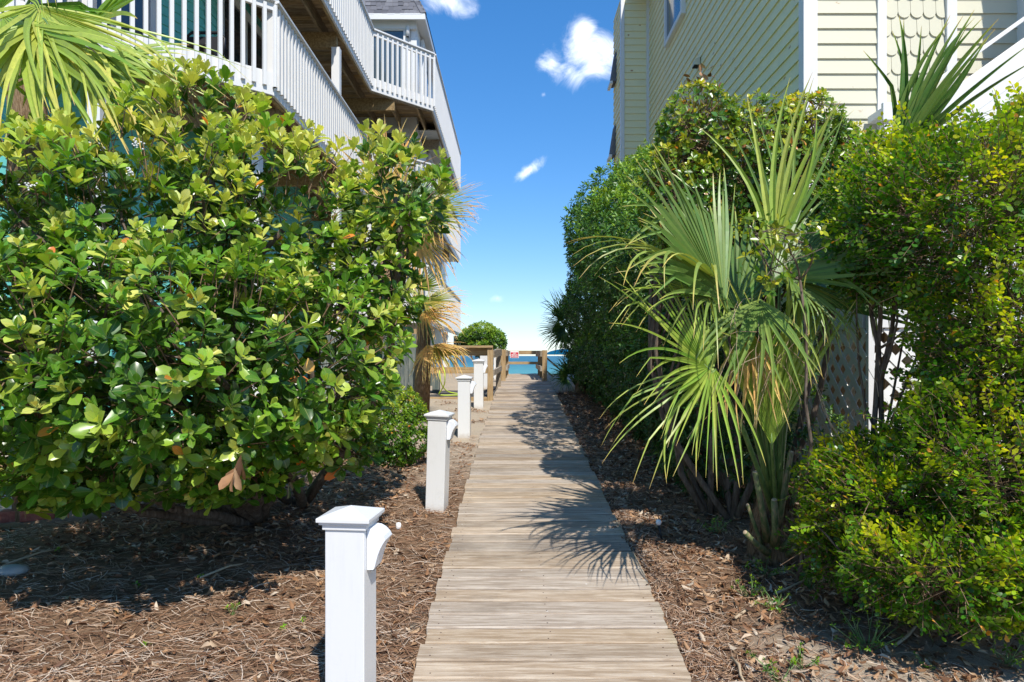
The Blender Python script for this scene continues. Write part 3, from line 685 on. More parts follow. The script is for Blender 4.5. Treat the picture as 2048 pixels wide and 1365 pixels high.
# ------------------------------------------------------------------ fan palms
def frond(parent, hub, axis, up, Rr, half=80, nseg=34, split=.42, droop=.6, kmat='frond', tint=.4, tipbrown=.25, petiole_from=None, costa=.25, fold=.35, cup=.15, tseg=.08, pr=.011, wid=1.0, name='frond'):
    """fan blade: segments leave the hub in the plane (axis, side), fused up to `split`, free and drooping beyond"""
    hub = np.array(hub, float); ax = np.array(axis, float); ax /= np.linalg.norm(ax)
    up = np.array(up, float); up -= up.dot(ax)*ax; up /= np.linalg.norm(up); sd = np.cross(ax, up)
    K = 11; segV = []; tn = []
    angs = np.radians(np.linspace(-half, half, nseg)); da = angs[1]-angs[0]
    for i, an in enumerate(angs):
        L = Rr*(.80+.20*math.cos(an))*random.uniform(.9, 1.06)
        d = ax*math.cos(an)+sd*math.sin(an)+up*cup*abs(math.sin(an))
        d /= np.linalg.norm(d)
        pos = hub+ax*costa*Rr*(1-abs(an)/np.radians(half))*.55
        dr = droop*random.uniform(.6, 1.4); tw = random.uniform(-.25, .25); lat = random.gauss(0, .085)
        kink = random.random() < .34*min(1, droop*1.6); kk_ = random.uniform(.5, .8)
        cur = d.copy(); P0 = pos.copy(); ts = []
        for k in range(K):
            t = k/(K-1); ts.append((P0.copy(), cur.copy()))
            step = L/(K-1)
            if t >= split*.8:
                g_ = dr*.55*(t-split*.8)/(1-split*.8)
                if kink and abs(t-kk_) < .06: g_ += 1.3
                cur = cur+np.array([0, 0, -1])*g_*.5+sd*lat*.6
                cur /= np.linalg.norm(cur)
            else: cur = cur+np.array([0, 0, -1])*dr*.025; cur /= np.linalg.norm(cur)
            P0 = P0+cur*step
        ti = tint+random.gauss(0, tseg)
        for k in range(K):
            t = k/(K-1); c, dd = ts[k]; r = t*L
            wf = r*math.tan(da/2)*1.06+.003 if t < split else (split*L*math.tan(da/2)*1.06+.003)*max(.04, (1-(t-split)/(1-split))**.75)*1.0
            wf *= wid
            s_ = np.cross(dd, up); nn_ = np.linalg.norm(s_); s_ = s_/nn_ if nn_ > 1e-3 else sd
            u_ = np.cross(s_, dd)
            ca, sa = math.cos(tw*t), math.sin(tw*t); s2 = s_*ca+u_*sa; u2 = u_*ca-s_*sa
            fo = wf*fold
            segV += [c-s2*wf, c-u2*fo*-1.0, c+s2*wf] if False else [c-s2*wf+u2*fo, c-u2*fo, c+s2*wf+u2*fo]
            tt = ti+.05*t; 
            if t > 1-tipbrown: tt = ti+(1.0-ti)*((t-(1-tipbrown))/tipbrown)**1.2
            tn += [tt]*3
    F = []
    for k in range(K-1):
        o = k*3; F += [(o, o+1, o+4, o+3), (o+1, o+2, o+5, o+4)]
    V = np.array(segV); UV = np.zeros((len(V), 2))
    fo_ = mesh_np(name, V, F, nseg, M[kmat], parent, np.clip(np.array(tn), 0, 1), UV, False)
    if petiole_from is not None:
        a = Vector(petiole_from); h = Vector(hub); mid = a.lerp(h, .55)+Vector((0, 0, .06*(h-a).length))
        mid -= Vector(ax)*(-.0)
        end = h+Vector(ax)*costa*Rr*.5
        pts = [a, a.lerp(mid, .5)+Vector((0, 0, .02)), mid, mid.lerp(h, .55), h, end]
        MB().tube(pts, [pr*1.7, pr*1.25, pr, pr*.85, pr*.8, pr*.15], 6).build('petiole', M['petiole'], fo_)
    return fo_
def v3(px, py, D): return np.array(P(px, py, D))

gb = gz(1.7, 4.4)
fp = thing('fan_palm', 'large young fan palm with cut leaf bases beside the boardwalk on the right', 'palm', (1.68, 4.38, gb))
base = v3(1553, 1050, 4.33)
def fr(parent, hub, tgt, up, half, droop, **k):
    base_ = k.pop('base', base); hub = v3(*hub); tgt = v3(*tgt); Rr = np.linalg.norm(tgt-hub)
    return frond(parent, hub, tgt-hub, up, Rr, half, droop=droop, petiole_from=base_, **k)
fr(fp, (1425, 745, 3.75), (1235, 560, 3.35), (.35, -.8, .5), 88, .34, nseg=34, split=.20, tint=.50, kmat='frond_bright', costa=.2, tipbrown=.14)
fr(fp, (1430, 740, 3.75), (1270, 920, 3.35), (-.3, -.6, .75), 50, .75, nseg=16, split=.18, tint=.60, kmat='frond_bright', costa=.1, tipbrown=.22)
fr(fp, (1543, 890, 3.95), (1545, 560, 3.8), (0, -1, .1), 26, .06, nseg=18, split=.55, tint=.5, kmat='frond_bright', costa=.15, tipbrown=.1)
fr(fp, (1452, 600, 3.85), (1300, 340, 3.65), (.35, -.75, .55), 52, .42, nseg=28, split=.50, tint=.50, costa=.25, tipbrown=.18)
fr(fp, (1435, 560, 3.8), (1215, 430, 3.35), (-.2, -.4, .9), 34, 1.3, nseg=12, split=.25, tint=.72, costa=.2, tipbrown=.35)
fr(fp, (1560, 500, 4.15), (1640, 235, 4.25), (-.25, -.9, .3), 32, .10, nseg=11, split=.30, tint=.50, wid=.62, costa=.25, tipbrown=.12)
fr(fp, (1545, 520, 3.9), (1590, 185, 3.85), (-.4, -.8, .2), 20, .04, nseg=8, split=.3, tint=.66, kmat='frond_bright', costa=.2, tipbrown=.12)
fr(fp, (1545, 560, 4.0), (1800, 400, 3.8), (.3, -.55, .8), 55, .32, nseg=30, split=.50, tint=.50, costa=.25, tipbrown=.12)
fr(fp, (1580, 560, 3.85), (1720, 660, 3.55), (.2, -.45, .85), 52, 1.15, nseg=24, split=.30, tint=.58, costa=.2, tipbrown=.25)
fr(fp, (1520, 600, 3.8), (1500, 790, 3.45), (-.1, -.6, .8), 50, 1.1, nseg=16, split=.25, tint=.60, costa=.1, tipbrown=.32)
fr(fp, (1480, 620, 4.2), (1380, 420, 4.5), (.2, -.7, .6), 70, .3, nseg=30, split=.5, tint=.38, costa=.25)
fr(fp, (1600, 600, 4.4), (1740, 480, 4.9), (.2, -.6, .8), 70, .4, nseg=28, split=.5, tint=.32, costa=.25)
mb = MB()
mb.lathe([(.17, -.05), (.16, .05), (.14, .15), (.125, .25), (.10, .36), (.06, .46)], 14, Matrix.Translation((1.68, 4.38, gb)))
for i in range(150):
    th_ = random.uniform(0, 6.283); z_ = random.uniform(0, .36); r_ = .165-.17*z_; q0 = Vector((1.68+r_*math.cos(th_), 4.38+r_*math.sin(th_), gb+z_))
    dth = random.uniform(-.5, .5); z2 = z_+random.uniform(.05, .16); r2 = .17-.17*z2+random.uniform(0, .02); q1 = Vector((1.68+r2*math.cos(th_+dth), 4.38+r2*math.sin(th_+dth), gb+z2))
    mb.tube([q0, q0.lerp(q1, .5)+Vector((math.cos(th_), math.sin(th_), 0))*.008, q1], [.004, .003, .0015], 3)
mb.build('trunk', M['fibre'], fp)
fr(fp, (1500, 660, 3.9), (1490, 860, 3.75), (-.2, -.8, .4), 34, .9, nseg=14, split=.2, tint=.75, kmat='frond_dry', costa=.1, tipbrown=.5)
fr(fp, (1600, 560, 3.9), (1655, 730, 3.65), (.2, -.7, .5), 30, 1.1, nseg=12, split=.2, tint=.62, kmat='frond', costa=.1, tipbrown=.4)
fr(fp, (1425, 600, 3.9), (1270, 560, 3.4), (.2, -.5, .85), 34, .9, nseg=12, split=.2, tint=.60, kmat='frond', costa=.1, tipbrown=.4)
for px, py, qx, qy, D, r in ((1548, 1085, 1582, 905, 4.2, .024), (1535, 1080, 1510, 945, 4.15, .024), (1560, 1080, 1596, 960, 4.3, .02), (1535, 1105, 1490, 1065, 4.1, .022), (1560, 1100, 1600, 1050, 4.15, .022), (1530, 1110, 1495, 1010, 4.2, .016), (1550, 1090, 1548, 1000, 4.1, .026), (1575, 1110, 1600, 1075, 4.1, .018)):
    a = P(px, py, D+.1); c = P(qx, qy, D-.05)
    MB().tube([a, a.lerp(c, .4)+Vector((0, -.01, -.01)), c, c+(c-a)*.004], [r*1.25, r*.8, r*.7, r*.6], 7).build('leaf_base', M['boot'], fp)
    MB().tube([c+(c-a)*.0045, c+(c-a)*.010], [r*.62, r*.56], 7).build('cut_end', M['strip'], fp)
# long yellow strands hanging
mb = MB()
for i in range(26):
    a = P(random.uniform(1470, 1640), random.uniform(590, 760), random.uniform(3.6, 3.9)); L = random.uniform(.3, .7)
    pts = [a]; d = Vector((random.gauss(0, .5), random.gauss(0, .3), random.uniform(-.2, .5)))
    for k in range(7):
        d = (d+Vector((random.gauss(0, .2), random.gauss(0, .1), -.38))).normalized(); pts.append(pts[-1]+d*L/7)
    mb.tube(pts, .0018, 3)
mb.build('fibre_strands', M['strip'], fp)

fp2 = thing('fan_palm', 'fan palm with upright fronds rising behind the yellow-green bush against the house', 'palm', (3.12, 5.0, gz(3.12, 5.0)))
b2 = v3(1860, 640, 4.95)
fr(fp2, (1795, 320, 4.7), (1925, 60, 4.6), (-.3, -.8, .3), 26, .03, nseg=13, split=.28, tint=.26, costa=.2, base=b2, wid=1.5, fold=.6)
fr(fp2, (1785, 330, 4.6), (1890, 30, 4.5), (-.5, -.7, .3), 12, .03, nseg=6, split=.25, tint=.46, costa=.2, base=b2, wid=2.0, fold=.6)
fr(fp2, (1800, 330, 4.7), (2010, 215, 4.5), (-.2, -.5, .8), 30, .35, nseg=14, split=.3, tint=.42, costa=.2, base=b2)
fr(fp2, (1760, 480, 4.8), (1640, 300, 4.7), (.2, -.8, .5), 40, .15, nseg=22, split=.4, tint=.42, costa=.2, base=b2)
fr(fp2, (1740, 500, 4.7), (1640, 640, 4.5), (-.2, -.6, .7), 60, .8, nseg=26, split=.4, tint=.3, costa=.2, base=b2)
fr(fp2, (1790, 520, 4.8), (1900, 560, 4.6), (.2, -.6, .7), 60, .8, nseg=26, split=.4, tint=.3, costa=.2, base=b2)
MB().tube([(3.12, 5.0, gz(3.1, 5.0)-.1), (3.1, 4.98, 1.2), Vector(b2)], [.12, .10, .07], 10).build('trunk', M['fibre'], fp2)

# top left palm
fp3 = thing('fan_palm', 'fan palm with long pale arching fronds above the bush in the upper left corner', 'palm', (-3.6, 5.2, gz(-3.6, 5.2)))
b3 = v3(40, 60, 5.0)
def fr3(hub, tgt, up, half, droop, **k): return fr(fp3, hub, tgt, up, half, droop, base=b3, kmat='frond_bright', **k)
fr3((70, 10, 4.4), (320, 200, 3.9), (.3, -.55, .8), 48, .45, nseg=26, split=.20, tint=.66, costa=.2, wid=1.5)
fr3((90, 40, 4.2), (215, 250, 3.7), (.1, -.5, .9), 40, .75, nseg=18, split=.22, tint=.68, costa=.2, wid=1.5)
fr3((50, 50, 4.1), (70, 280, 3.6), (-.1, -.5, .9), 60, .80, nseg=20, split=.25, tint=.62, costa=.2, wid=1.4)
fr3((10, 30, 4.3), (-90, 200, 3.9), (-.1, -.5, .9), 60, .9, nseg=22, split=.30, tint=.56, costa=.2, wid=1.2)
fr3((60, 10, 4.6), (120, 150, 4.5), (.1, -.8, .5), 70, .3, nseg=26, split=.6, tint=.36, costa=.2)
fr3((160, 120, 4.6), (290, 210, 4.3), (.1, -.7, .7), 70, .5, nseg=30, split=.62, tint=.55, costa=.2)
fr3((170, 60, 4.9), (330, -60, 4.8), (-.3, -.8, .5), 26, .15, nseg=6, split=.25, tint=.40, costa=.2, wid=1.8)
fr3((0, 20, 4.8), (-60, -160, 4.7), (.2, -.8, .4), 60, .25, nseg=24, split=.4, tint=.4, costa=.2)
fr3((60, 0, 4.6), (150, -130, 4.4), (-.2, -.8, .4), 60, .6, nseg=24, split=.35, tint=.5, costa=.2)
fr3((20, 40, 5.2), (120, 90, 5.8), (.2, .3, .9), 70, .6, nseg=26, split=.4, tint=.3, costa=.2)
MB().tube([(-3.6, 5.2, gz(-3.6, 5.2)-.1), (-3.62, 5.2, 1.8), (-3.6, 5.1, 3.2), Vector(b3)], [.17, .15, .14, .09], 12).build('trunk', M['fibre'], fp3)

# two shaggy palms behind the hawthorn
fp4 = thing('fan_palm', 'tall shaggy palm with spiky olive fronds sticking out beside the white decks', 'palm', (-1.85, 8.6, gz(-1.85, 8.6)))
b4 = v3(790, 460, 8.5)
def fr4(hub, tgt, up, half, droop, **k): return fr(fp4, hub, tgt, up, half, droop, base=b4, **k)
fr4((845, 425, 8.0), (962, 400, 7.7), (-.2, -.7, .6), 58, .35, nseg=40, split=.30, tint=.36, costa=.2, tipbrown=.4, kmat='frond_dry')
fr4((845, 440, 7.9), (945, 452, 7.6), (-.2, -.6, .8), 60, .6, nseg=36, split=.30, tint=.25, costa=.2, tipbrown=.4, kmat='frond_dry')
fr4((815, 430, 8.6), (905, 350, 8.6), (-.2, -.8, .4), 50, .2, nseg=26, split=.30, tint=.34, costa=.2, tipbrown=.3, kmat='frond')
fr4((830, 460, 8.1), (858, 590, 7.8), (-.2, -.7, .6), 50, 1.0, nseg=28, split=.30, tint=.62, costa=.2, tipbrown=.5, kmat='frond_dry')
fr4((780, 420, 8.7), (745, 250, 8.8), (.1, -.9, .1), 40, .08, nseg=20, split=.30, tint=.5, costa=.2, tipbrown=.4, kmat='frond_dry')
fr4((760, 440, 8.7), (660, 400, 8.6), (.2, -.7, .6), 60, .5, nseg=26, split=.35, tint=.36, costa=.2)
fr4((790, 420, 8.9), (830, 330, 9.6), (.1, .3, .9), 60, .4, nseg=24, split=.35, tint=.36, costa=.2)
MB().tube([(-1.85, 8.6, gz(-1.85, 8.6)-.1), (-1.75, 8.6, 1.8), Vector(b4)], [.15, .13, .10], 12).build('trunk', M['fibre'], fp4)
fp5 = thing('fan_palm', 'shorter palm with drooping straw coloured fronds hanging over the wooden railing', 'palm', (-1.30, 9.8, gz(-1.30, 9.8)))
b5 = v3(848, 625, 9.7)
def fr5(hub, tgt, up, half, droop, **k): return fr(fp5, hub, tgt, up, half, droop, base=b5, kmat='frond_dry', **k)
fr5((848, 605, 9.3), (935, 600, 9.1), (-.2, -.6, .8), 60, .5, nseg=32, split=.28, tint=.38, costa=.2, tipbrown=.55)
fr5((845, 625, 9.2), (925, 655, 8.9), (-.1, -.6, .8), 62, .75, nseg=34, split=.28, tint=.55, costa=.2, tipbrown=.5)
fr5((868, 690, 9.2), (925, 742, 8.9), (-.1, -.6, .8), 42, .75, nseg=20, split=.32, tint=.42, costa=.2, tipbrown=.5, wid=.9)
fr5((855, 690, 9.2), (862, 760, 8.9), (-.1, -.6, .8), 45, 1.1, nseg=22, split=.28, tint=.80, costa=.2, tipbrown=.5)
fr5((838, 580, 9.3), (890, 540, 9.3), (-.1, -.8, .4), 50, .2, nseg=22, split=.3, tint=.12, costa=.2, tipbrown=.2)
fr5((850, 640, 9.7), (800, 560, 9.45), (.2, -.6, .7), 60, .5, nseg=26, split=.3, tint=.3, costa=.2)
fr5((866, 690, 9.1), (935, 700, 8.9), (-.1, -.4, .9), 30, .9, nseg=12, split=.28, tint=.7, costa=.2, tipbrown=.6)
MB().tube([(-1.32, 9.85, gz(-1.3, 9.85)-.1), (-1.28, 9.8, 1.3), Vector(b5)], [.125, .115, .09], 12).build('trunk', M['fibre'], fp5)
# far palmettos on the right
fp6 = thing('palmetto', 'dark green palmetto leaning out of the far end of the hedge', 'palm', (1.25, 13.4, gz(1.25, 13.4)))
b6 = v3(1165, 700, 13.2)
for hub, tgt, dr in (((1128, 640, 12.9), (1088, 590, 12.7), .25), ((1128, 655, 12.8), (1082, 672, 12.5), .35), ((1130, 665, 12.8), (1098, 700, 12.5), .6), ((1140, 640, 13), (1130, 575, 13), .2)):
    fr(fp6, hub, tgt, (.2, -.7, .6), 62, dr, nseg=26, split=.32, tint=.12, costa=.2, base=b6, tipbrown=.12)
MB().tube([(1.35, 13.3, gz(1.3, 13.3)-.1), (1.36, 13.25, 1.4), Vector(b6)], [.13, .11, .07], 10).build('trunk', M['fibre'], fp6)
fp7 = thing('palmetto', 'low spiky palmetto on the sand at the far right end of the boardwalk', 'palm', (1.35, 13.0, gz(1.35, 13)))
b7 = v3(1150, 770, 12.8)
for hub, tgt, dr in (((1135, 752, 12.6), (1100, 738, 12.4), .3), ((1140, 748, 12.6), (1118, 712, 12.5), .2), ((1150, 748, 12.7), (1160, 705, 12.7), .2), ((1135, 760, 12.5), (1108, 768, 12.2), .5), ((1160, 755, 12.7), (1185, 735, 12.7), .3)):
    fr(fp7, hub, tgt, (.1, -.7, .6), 62, dr, nseg=22, split=.32, tint=.36, costa=.2, base=b7, tipbrown=.2, pr=.008)
MB().lathe([(.09, -.05), (.08, .05), (.04, .14)], 8, Matrix.Translation((1.28, 12.85, gz(1.28, 12.85)))).build('trunk', M['fibre'], fp7)

# ------------------------------------------------------------------ left house
def lap_wall(mb, a, b, z0, z1, out, ex=.15, th=.020):
    """lap siding between plan points a,b ; out = outward normal (2d)"""
    a = Vector((*a, 0)); b = Vector((*b, 0)); o = Vector((*out, 0)).normalized()
    n = int(math.ceil((z1-z0)/ex)); vs = []
    for i in range(n):
        za = z0+i*ex; zb = min(z1, za+ex)
        for q in (a, b):
            vs += [q+o*0+Vector((0, 0, za)), q+o*th+Vector((0, 0, za)), q+o*.003+Vector((0, 0, zb))]
    fs = []
    for i in range(n):
        k = i*6; fs += [(k, k+3, k+4, k+1), (k+1, k+4, k+5, k+2)]
    mb.add(vs, fs)
    # solid core
    t = o*-.15
    mb.prism([a+Vector((0, 0, z0)), b+Vector((0, 0, z0)), b+Vector((0, 0, z1)), a+Vector((0, 0, z1))], t)
    return mb
LH = thing('beach_house', 'tall teal and white beach house with three levels of white railed decks on the left', 'house', (-6, 14, gz(-6, 14)))
BODY = [(-9.5, 3.9), (-7.4, 4.2), (-6.7, 5.4), (-4.7, 10.4), (-4.7, 17.9), (-2.5, 17.9), (-2.5, 26)]
mb = MB()
for (a, b2_) in zip(BODY[:-1], BODY[1:]):
    d = Vector((b2_[0]-a[0], b2_[1]-a[1])); n = (d.y, -d.x)
    if a[1] >= 17.8 or b2_[1] > 18: continue
    lap_wall(mb, a, b2_, gz(-5, a[1])-.3, 10.3, n, .135)
mb.build('wall', M['teal'], LH)
mb = MB()
mb.box(-4.7, -2.52, 17.92, 18.1, 1.0, 10.38); mb.box(-2.65, -2.5, 17.9, 26, 1.0, 10.38)
mb.box(-9, -2.65, 25.9, 26, 1, 10.38)
mb.build('bay_wall', M['white'], LH)
def window(parent, c, u, w, h, out, fw=.07, glass='glass', mull=1, name='window'):
    """window frame + glass centred at c in the plane of u and z"""
    c = Vector(c); u = Vector((*u, 0)).normalized(); o = Vector((*out, 0)).normalized()
    Mx = Matrix((u, -o, Vector((0, 0, 1)))).transposed().to_4x4(); Mx.translation = c
    f = MB(); d0, d1 = -.06, .02
    f.box(-w/2-fw, w/2+fw, d0, d1, h/2, h/2+fw*1.2, Mx); f.box(-w/2-fw, w/2+fw, d0, d1, -h/2-fw, -h/2, Mx)
    f.box(-w/2-fw, -w/2, d0, d1, -h/2, h/2, Mx); f.box(w/2, w/2+fw, d0, d1, -h/2, h/2, Mx)
    for i in range(mull):
        x = -w/2+w*(i+1)/(mull+1); f.box(x-.03, x+.03, d0+.01, d1, -h/2+.001, h/2-.001, Mx)
    fo = f.build(name, M['white'], parent, .004)
    g = MB().box(-w/2-.01, w/2+.01, -.024, -.010, -h/2-.01, h/2+.01, Mx).build('glass', M[glass], fo)
    return fo
ud = Vector((2.0, 5.0)).normalized(); outA = (ud.y, -ud.x)
def onA(t_, z): return (-4.7-ud.x*t_+outA[0]*.03, 10.4-ud.y*t_+outA[1]*.03, z)
window(LH, onA(1.85, 6.45), ud, 1.7, 2.1, outA, .09, 'glass', 2)
window(LH, onA(4.0, 6.55), ud, 1.3, 1.4, outA, .09, 'glass', 0)
window(LH, (-4.67, 11.9, 6.40), (0, 1), 1.9, 2.1, (1, 0), .10, 'darkglass', 1, 'door')
window(LH, (-4.67, 15.3, 6.5), (0, 1), 1.2, 1.5, (1, 0), .10, 'darkglass', 0)
window(LH, (-4.67, 12.5, 9.0), (0, 1), 1.8, 2.0, (1, 0), .10, 'darkglass', 1, 'door')
window(LH, (-3.35, 17.89, 9.12), (1, 0), 1.02, 1.9, (0, -1), .10, 'glass', 0)
window(LH, (-2.47, 19.4, 9.12), (0, 1), 1.4, 1.9, (1, 0), .10, 'glass', 1)
window(LH, (-2.47, 22.5, 9.12), (0, 1), 1.4, 1.9, (1, 0), .10, 'glass', 1)
window(LH, (-3.45, 17.89, 6.6), (1, 0), 1.3, 1.6, (0, -1), .10, 'glass', 1)
window(LH, (-2.47, 21, 6.55), (0, 1), 1.8, 1.7, (1, 0), .10, 'glass', 1)
window(LH, (-2.47, 21, 3.9), (0, 1), 1.8, 1.7, (1, 0), .10, 'glass', 1)
# roof over the bay (mansard hip) with soffit
E0 = (-2.24, 17.6, 10.40)
rf = MB(); pr_ = 2.1
def rpt(t_, side=0, x=0): return
rowh = .13
# front slope shingles: facing -Y
for i in range(20):
    t0_, t1_ = i*rowh/pr_*1.0, (i+1)*rowh/pr_
    y0, y1 = 17.6+t0_, 17.6+t1_; z0, z1 = 10.40+t0_*pr_, 10.40+t1_*pr_
    xe = -2.24-t0_; x = -9.0+random.uniform(0, .2)
    while x < xe-.02:
        w = random.uniform(.10, .22); x1 = min(x+w, xe)
        dz = random.choice([0, .02, .035])
        rf.add([(x+.003, y0-.022, z0-dz), (x1-.003, y0-.022, z0-dz), (x1-.003, y1, z1+.01), (x+.003, y1, z1+.01)], [(0, 1, 2, 3)])
        rf.add([(x+.003, y0-.022, z0-dz), (x1-.003, y0-.022, z0-dz), (x1-.003, y0, z0-dz), (x+.003, y0, z0-dz)], [(0, 1, 2, 3)])
        x = x1
    # right slope facing +X
    yy = 17.6+t0_; 
    while yy < 26.3:
        w = random.uniform(.12, .24)
        rf.add([(xe+.022, yy, z0), (xe+.022, yy+w-.005, z0), (-2.24-t1_, yy+w-.005, z1+.01), (-2.24-t1_, yy, z1+.01)], [(0, 1, 2, 3)]); yy += w
    # hip cap
    a = Vector((xe+.03, y0-.03, z0-.01)); c = Vector((-2.24-t1_+.03, y1-.03, z1+.0))
    rf.add([a+Vector((-.14, .0, .005)), a+Vector((0, -.005, .02)), a+Vector((.0, .14, .005)), c+Vector((0, .14, .0)), c+Vector((0, 0, .012)), c+Vector((-.14, 0, .0))], [(0, 1, 4, 5), (1, 2, 3, 4)])
rf.add([(-9, 17.61, 10.38), (-2.25, 17.61, 10.38), (-2.25, 26.3, 10.38), (-9, 26.3, 10.38), (-9, 18.9, 13.05), (-3.53, 18.9, 13.05), (-3.53, 26.3, 13.05), (-9, 26.3, 13.05)], [(0, 1, 5, 4), (1, 2, 6, 5), (4, 5, 6, 7), (2, 3, 7, 6)])
rf.build('roof', M['shingle'], LH)
sf = MB(); sf.box(-9, -2.26, 17.62, 26.3, 10.30, 10.375); sf.box(-9, -2.24, 17.58, 17.615, 10.24, 10.392); sf.box(-2.275, -2.235, 17.6155, 26.3, 10.24, 10.392)
sf.box(-4.7, -2.49, 17.80, 17.90, 10.10, 10.298)
sf.build('eave', M['white'], LH)
rf = MB(); rf.add([(-9.6, 3.2, 10.5), (-4.0, 9.9, 10.5), (-4.0, 17.6, 10.5), (-12, 17.6, 10.5), (-12, 3.2, 10.5), (-9, 10, 13)], [(0, 1, 5), (1, 2, 5), (2, 3, 5), (3, 4, 5), (4, 0, 5), (4, 3, 2, 1, 0)])
rf.build('roof', M['shingle'], LH)
sc_ = MB().lathe([(.055, -.13), (.055, .13), (.052, .135)], 16, Matrix.Translation((-2.72, 17.80, 10.02))).build('wall_lamp', M['white'], LH)
MB().lathe([(.045, -.136), (.045, -.131)], 16, Matrix.Translation((-2.72, 17.80, 10.02))).build('lens', M['darkglass'], sc_)
# decks
def inset(poly, d):
    out = []
    n = len(poly)
    for i in range(n):
        p_ = Vector(poly[i]); a = Vector(poly[max(0, i-1)]); b_2 = Vector(poly[min(n-1, i+1)])
        nn = Vector((0, 0))
        if i > 0: e = (p_-a).normalized(); nn += Vector((-e.y, e.x))
        if i < n-1: e = (b_2-p_).normalized(); nn += Vector((-e.y, e.x))
        nn.normalize(); out.append((p_.x+nn.x*d, p_.y+nn.y*d))
    return out
def deck(pl, z, fas=.28, rail=1.04, inner=None, under='deckunder', joists=True, sp=.135, bal=.045):
    """pl: outer outline in plan, near to far, house on the left of travel"""
    D_ = thing('deck_tmp', None, None) if False else None
    zt = z+fas
    fl = MB(); 
    ii = inset(pl, .04)
    # floor boards (along X), clipped against the outline
    def xo(y):
        for a, b_2 in zip(ii[:-1], ii[1:]):
            if a[1] <= y <= b_2[1]: return a[0]+(b_2[0]-a[0])*(y-a[1])/(b_2[1]-a[1]+1e-9)
        return None
    def xi(y):
        for a, b_2 in zip(inner[:-1], inner[1:]):
            if a[1] <= y <= b_2[1]: return a[0]+(b_2[0]-a[0])*(y-a[1])/(b_2[1]-a[1]+1e-9)
        return inner[0][0] if y < inner[0][1] else inner[-1][0]
    y = ii[0][1]
    while y < ii[-1][1]-.15:
        x1 = xo(y+.07); x0 = xi(y+.07)
        if x1 is not None and x1 > x0: fl.box(x0, x1, y, y+.138, zt-.04, zt)
        y += .145
    dk = fl.build('deck_floor', M[under], LH)
    fc = MB(); 
    for a, b_2 in zip(pl[:-1], pl[1:]):
        a3 = Vector((*a, z+fas/2)); b3_ = Vector((*b_2, z+fas/2)); fc.beam(a3, b3_, .045, fas)
    fc.build('fascia', M['white'], dk, .003)
    rl = MB(); bl = MB(); pi = inset(pl, -.045); pc = inset(pl, -.02)
    for k, (a, b_2) in enumerate(zip(pi[:-1], pi[1:])):
        a = Vector(a); b_2 = Vector(b_2); L = (b_2-a).length; n = max(1, int(L/sp)); e = (b_2-a)/n; u = (b_2-a).normalized(); ang = math.atan2(u.y, u.x)
        for i in range(n+1):
            q = a+e*i; Mx = Matrix.Translation((q.x, q.y, 0)) @ Matrix.Rotation(ang, 4, 'Z')
            s = bal/2
            # pointed foot over the fascia
            bl.box(-s, s, -s, s, z+.10, zt+rail-.05, Mx)
        a2 = Vector(pc[k]); b2_ = Vector(pc[k+1])
        rl.beam((*(a2+Vector((0, 0))), zt+rail), (*b2_, zt+rail), .15, .036)
        rl.beam((*a2, zt+rail-.075), (*b2_, zt+rail-.075), .045, .10)
        rl.beam((*a2, zt+rail-.022), (*b2_, zt+rail-.022), .10, .012)
    bl.build('balusters', M['white'], dk); rl.build('handrail', M['white'], dk, .004)
    if joists:
        jm = MB(); x = min(p_[0] for p_ in pl)+.3
        xm = max(p_[0] for p_ in pl)
        x = xi(pl[-1][1])-2 if False else min(q_[0] for q_ in inner)
        while x < xm-.05:
            # joist runs along Y where inside the outline
            ys_ = [yy for yy in np.arange(ii[0][1], ii[-1][1], .1) if (xo(yy) or -99) > x > xi(yy)-.05]
            if len(ys_) > 3: jm.box(x-.022, x+.022, ys_[0], ys_[-1], z+.02, zt-.041)
            x += .62
        for yy in (9.6, 12.75, 16.0, 19.0, 22.0, 25.0):
            if ii[0][1] < yy < ii[-1][1]:
                x1 = xo(yy); x0 = xi(yy)
                if x1 > x0: jm.box(x0, x1-.03, yy-.05, yy+.05, z-.26, z+.019)
        a_ = ii[0]
        for a, b_2 in zip(ii[:-1], ii[1:]): jm.beam((*a, z+.10), (*b_2, z+.10), .04, .26)
        jm.build('joists', M['joist'], dk)
    return dk
INN = [(-7.9, 3.0), (-7.4, 4.2), (-6.7, 5.4), (-4.7, 10.4), (-4.7, 17.9), (-2.66, 18.0), (-2.66, 26)]
OUT = [(-6.6, 5.9), (-4.71, 7.6), (-3.16, 9.0), (-3.16, 15.40), (-1.95, 16.74), (-1.95, 25.0)]
OUT3 = [(-6.6, 5.9), (-4.75, 7.6), (-3.20, 9.0), (-3.20, 15.45), (-1.95, 16.74), (-1.95, 25.0)]
deck(OUT3, 7.57, .30, 1.08, INN)
deck(OUT, 5.0, .30, .93, INN)
deck([(-3.4, 14.1), (-1.97, 15.4), (-1.95, 25.0)], 2.3, .30, 1.0, [(-4.7, 10.4), (-4.7, 17.9), (-2.66, 18.0), (-2.66, 26)], joists=False)
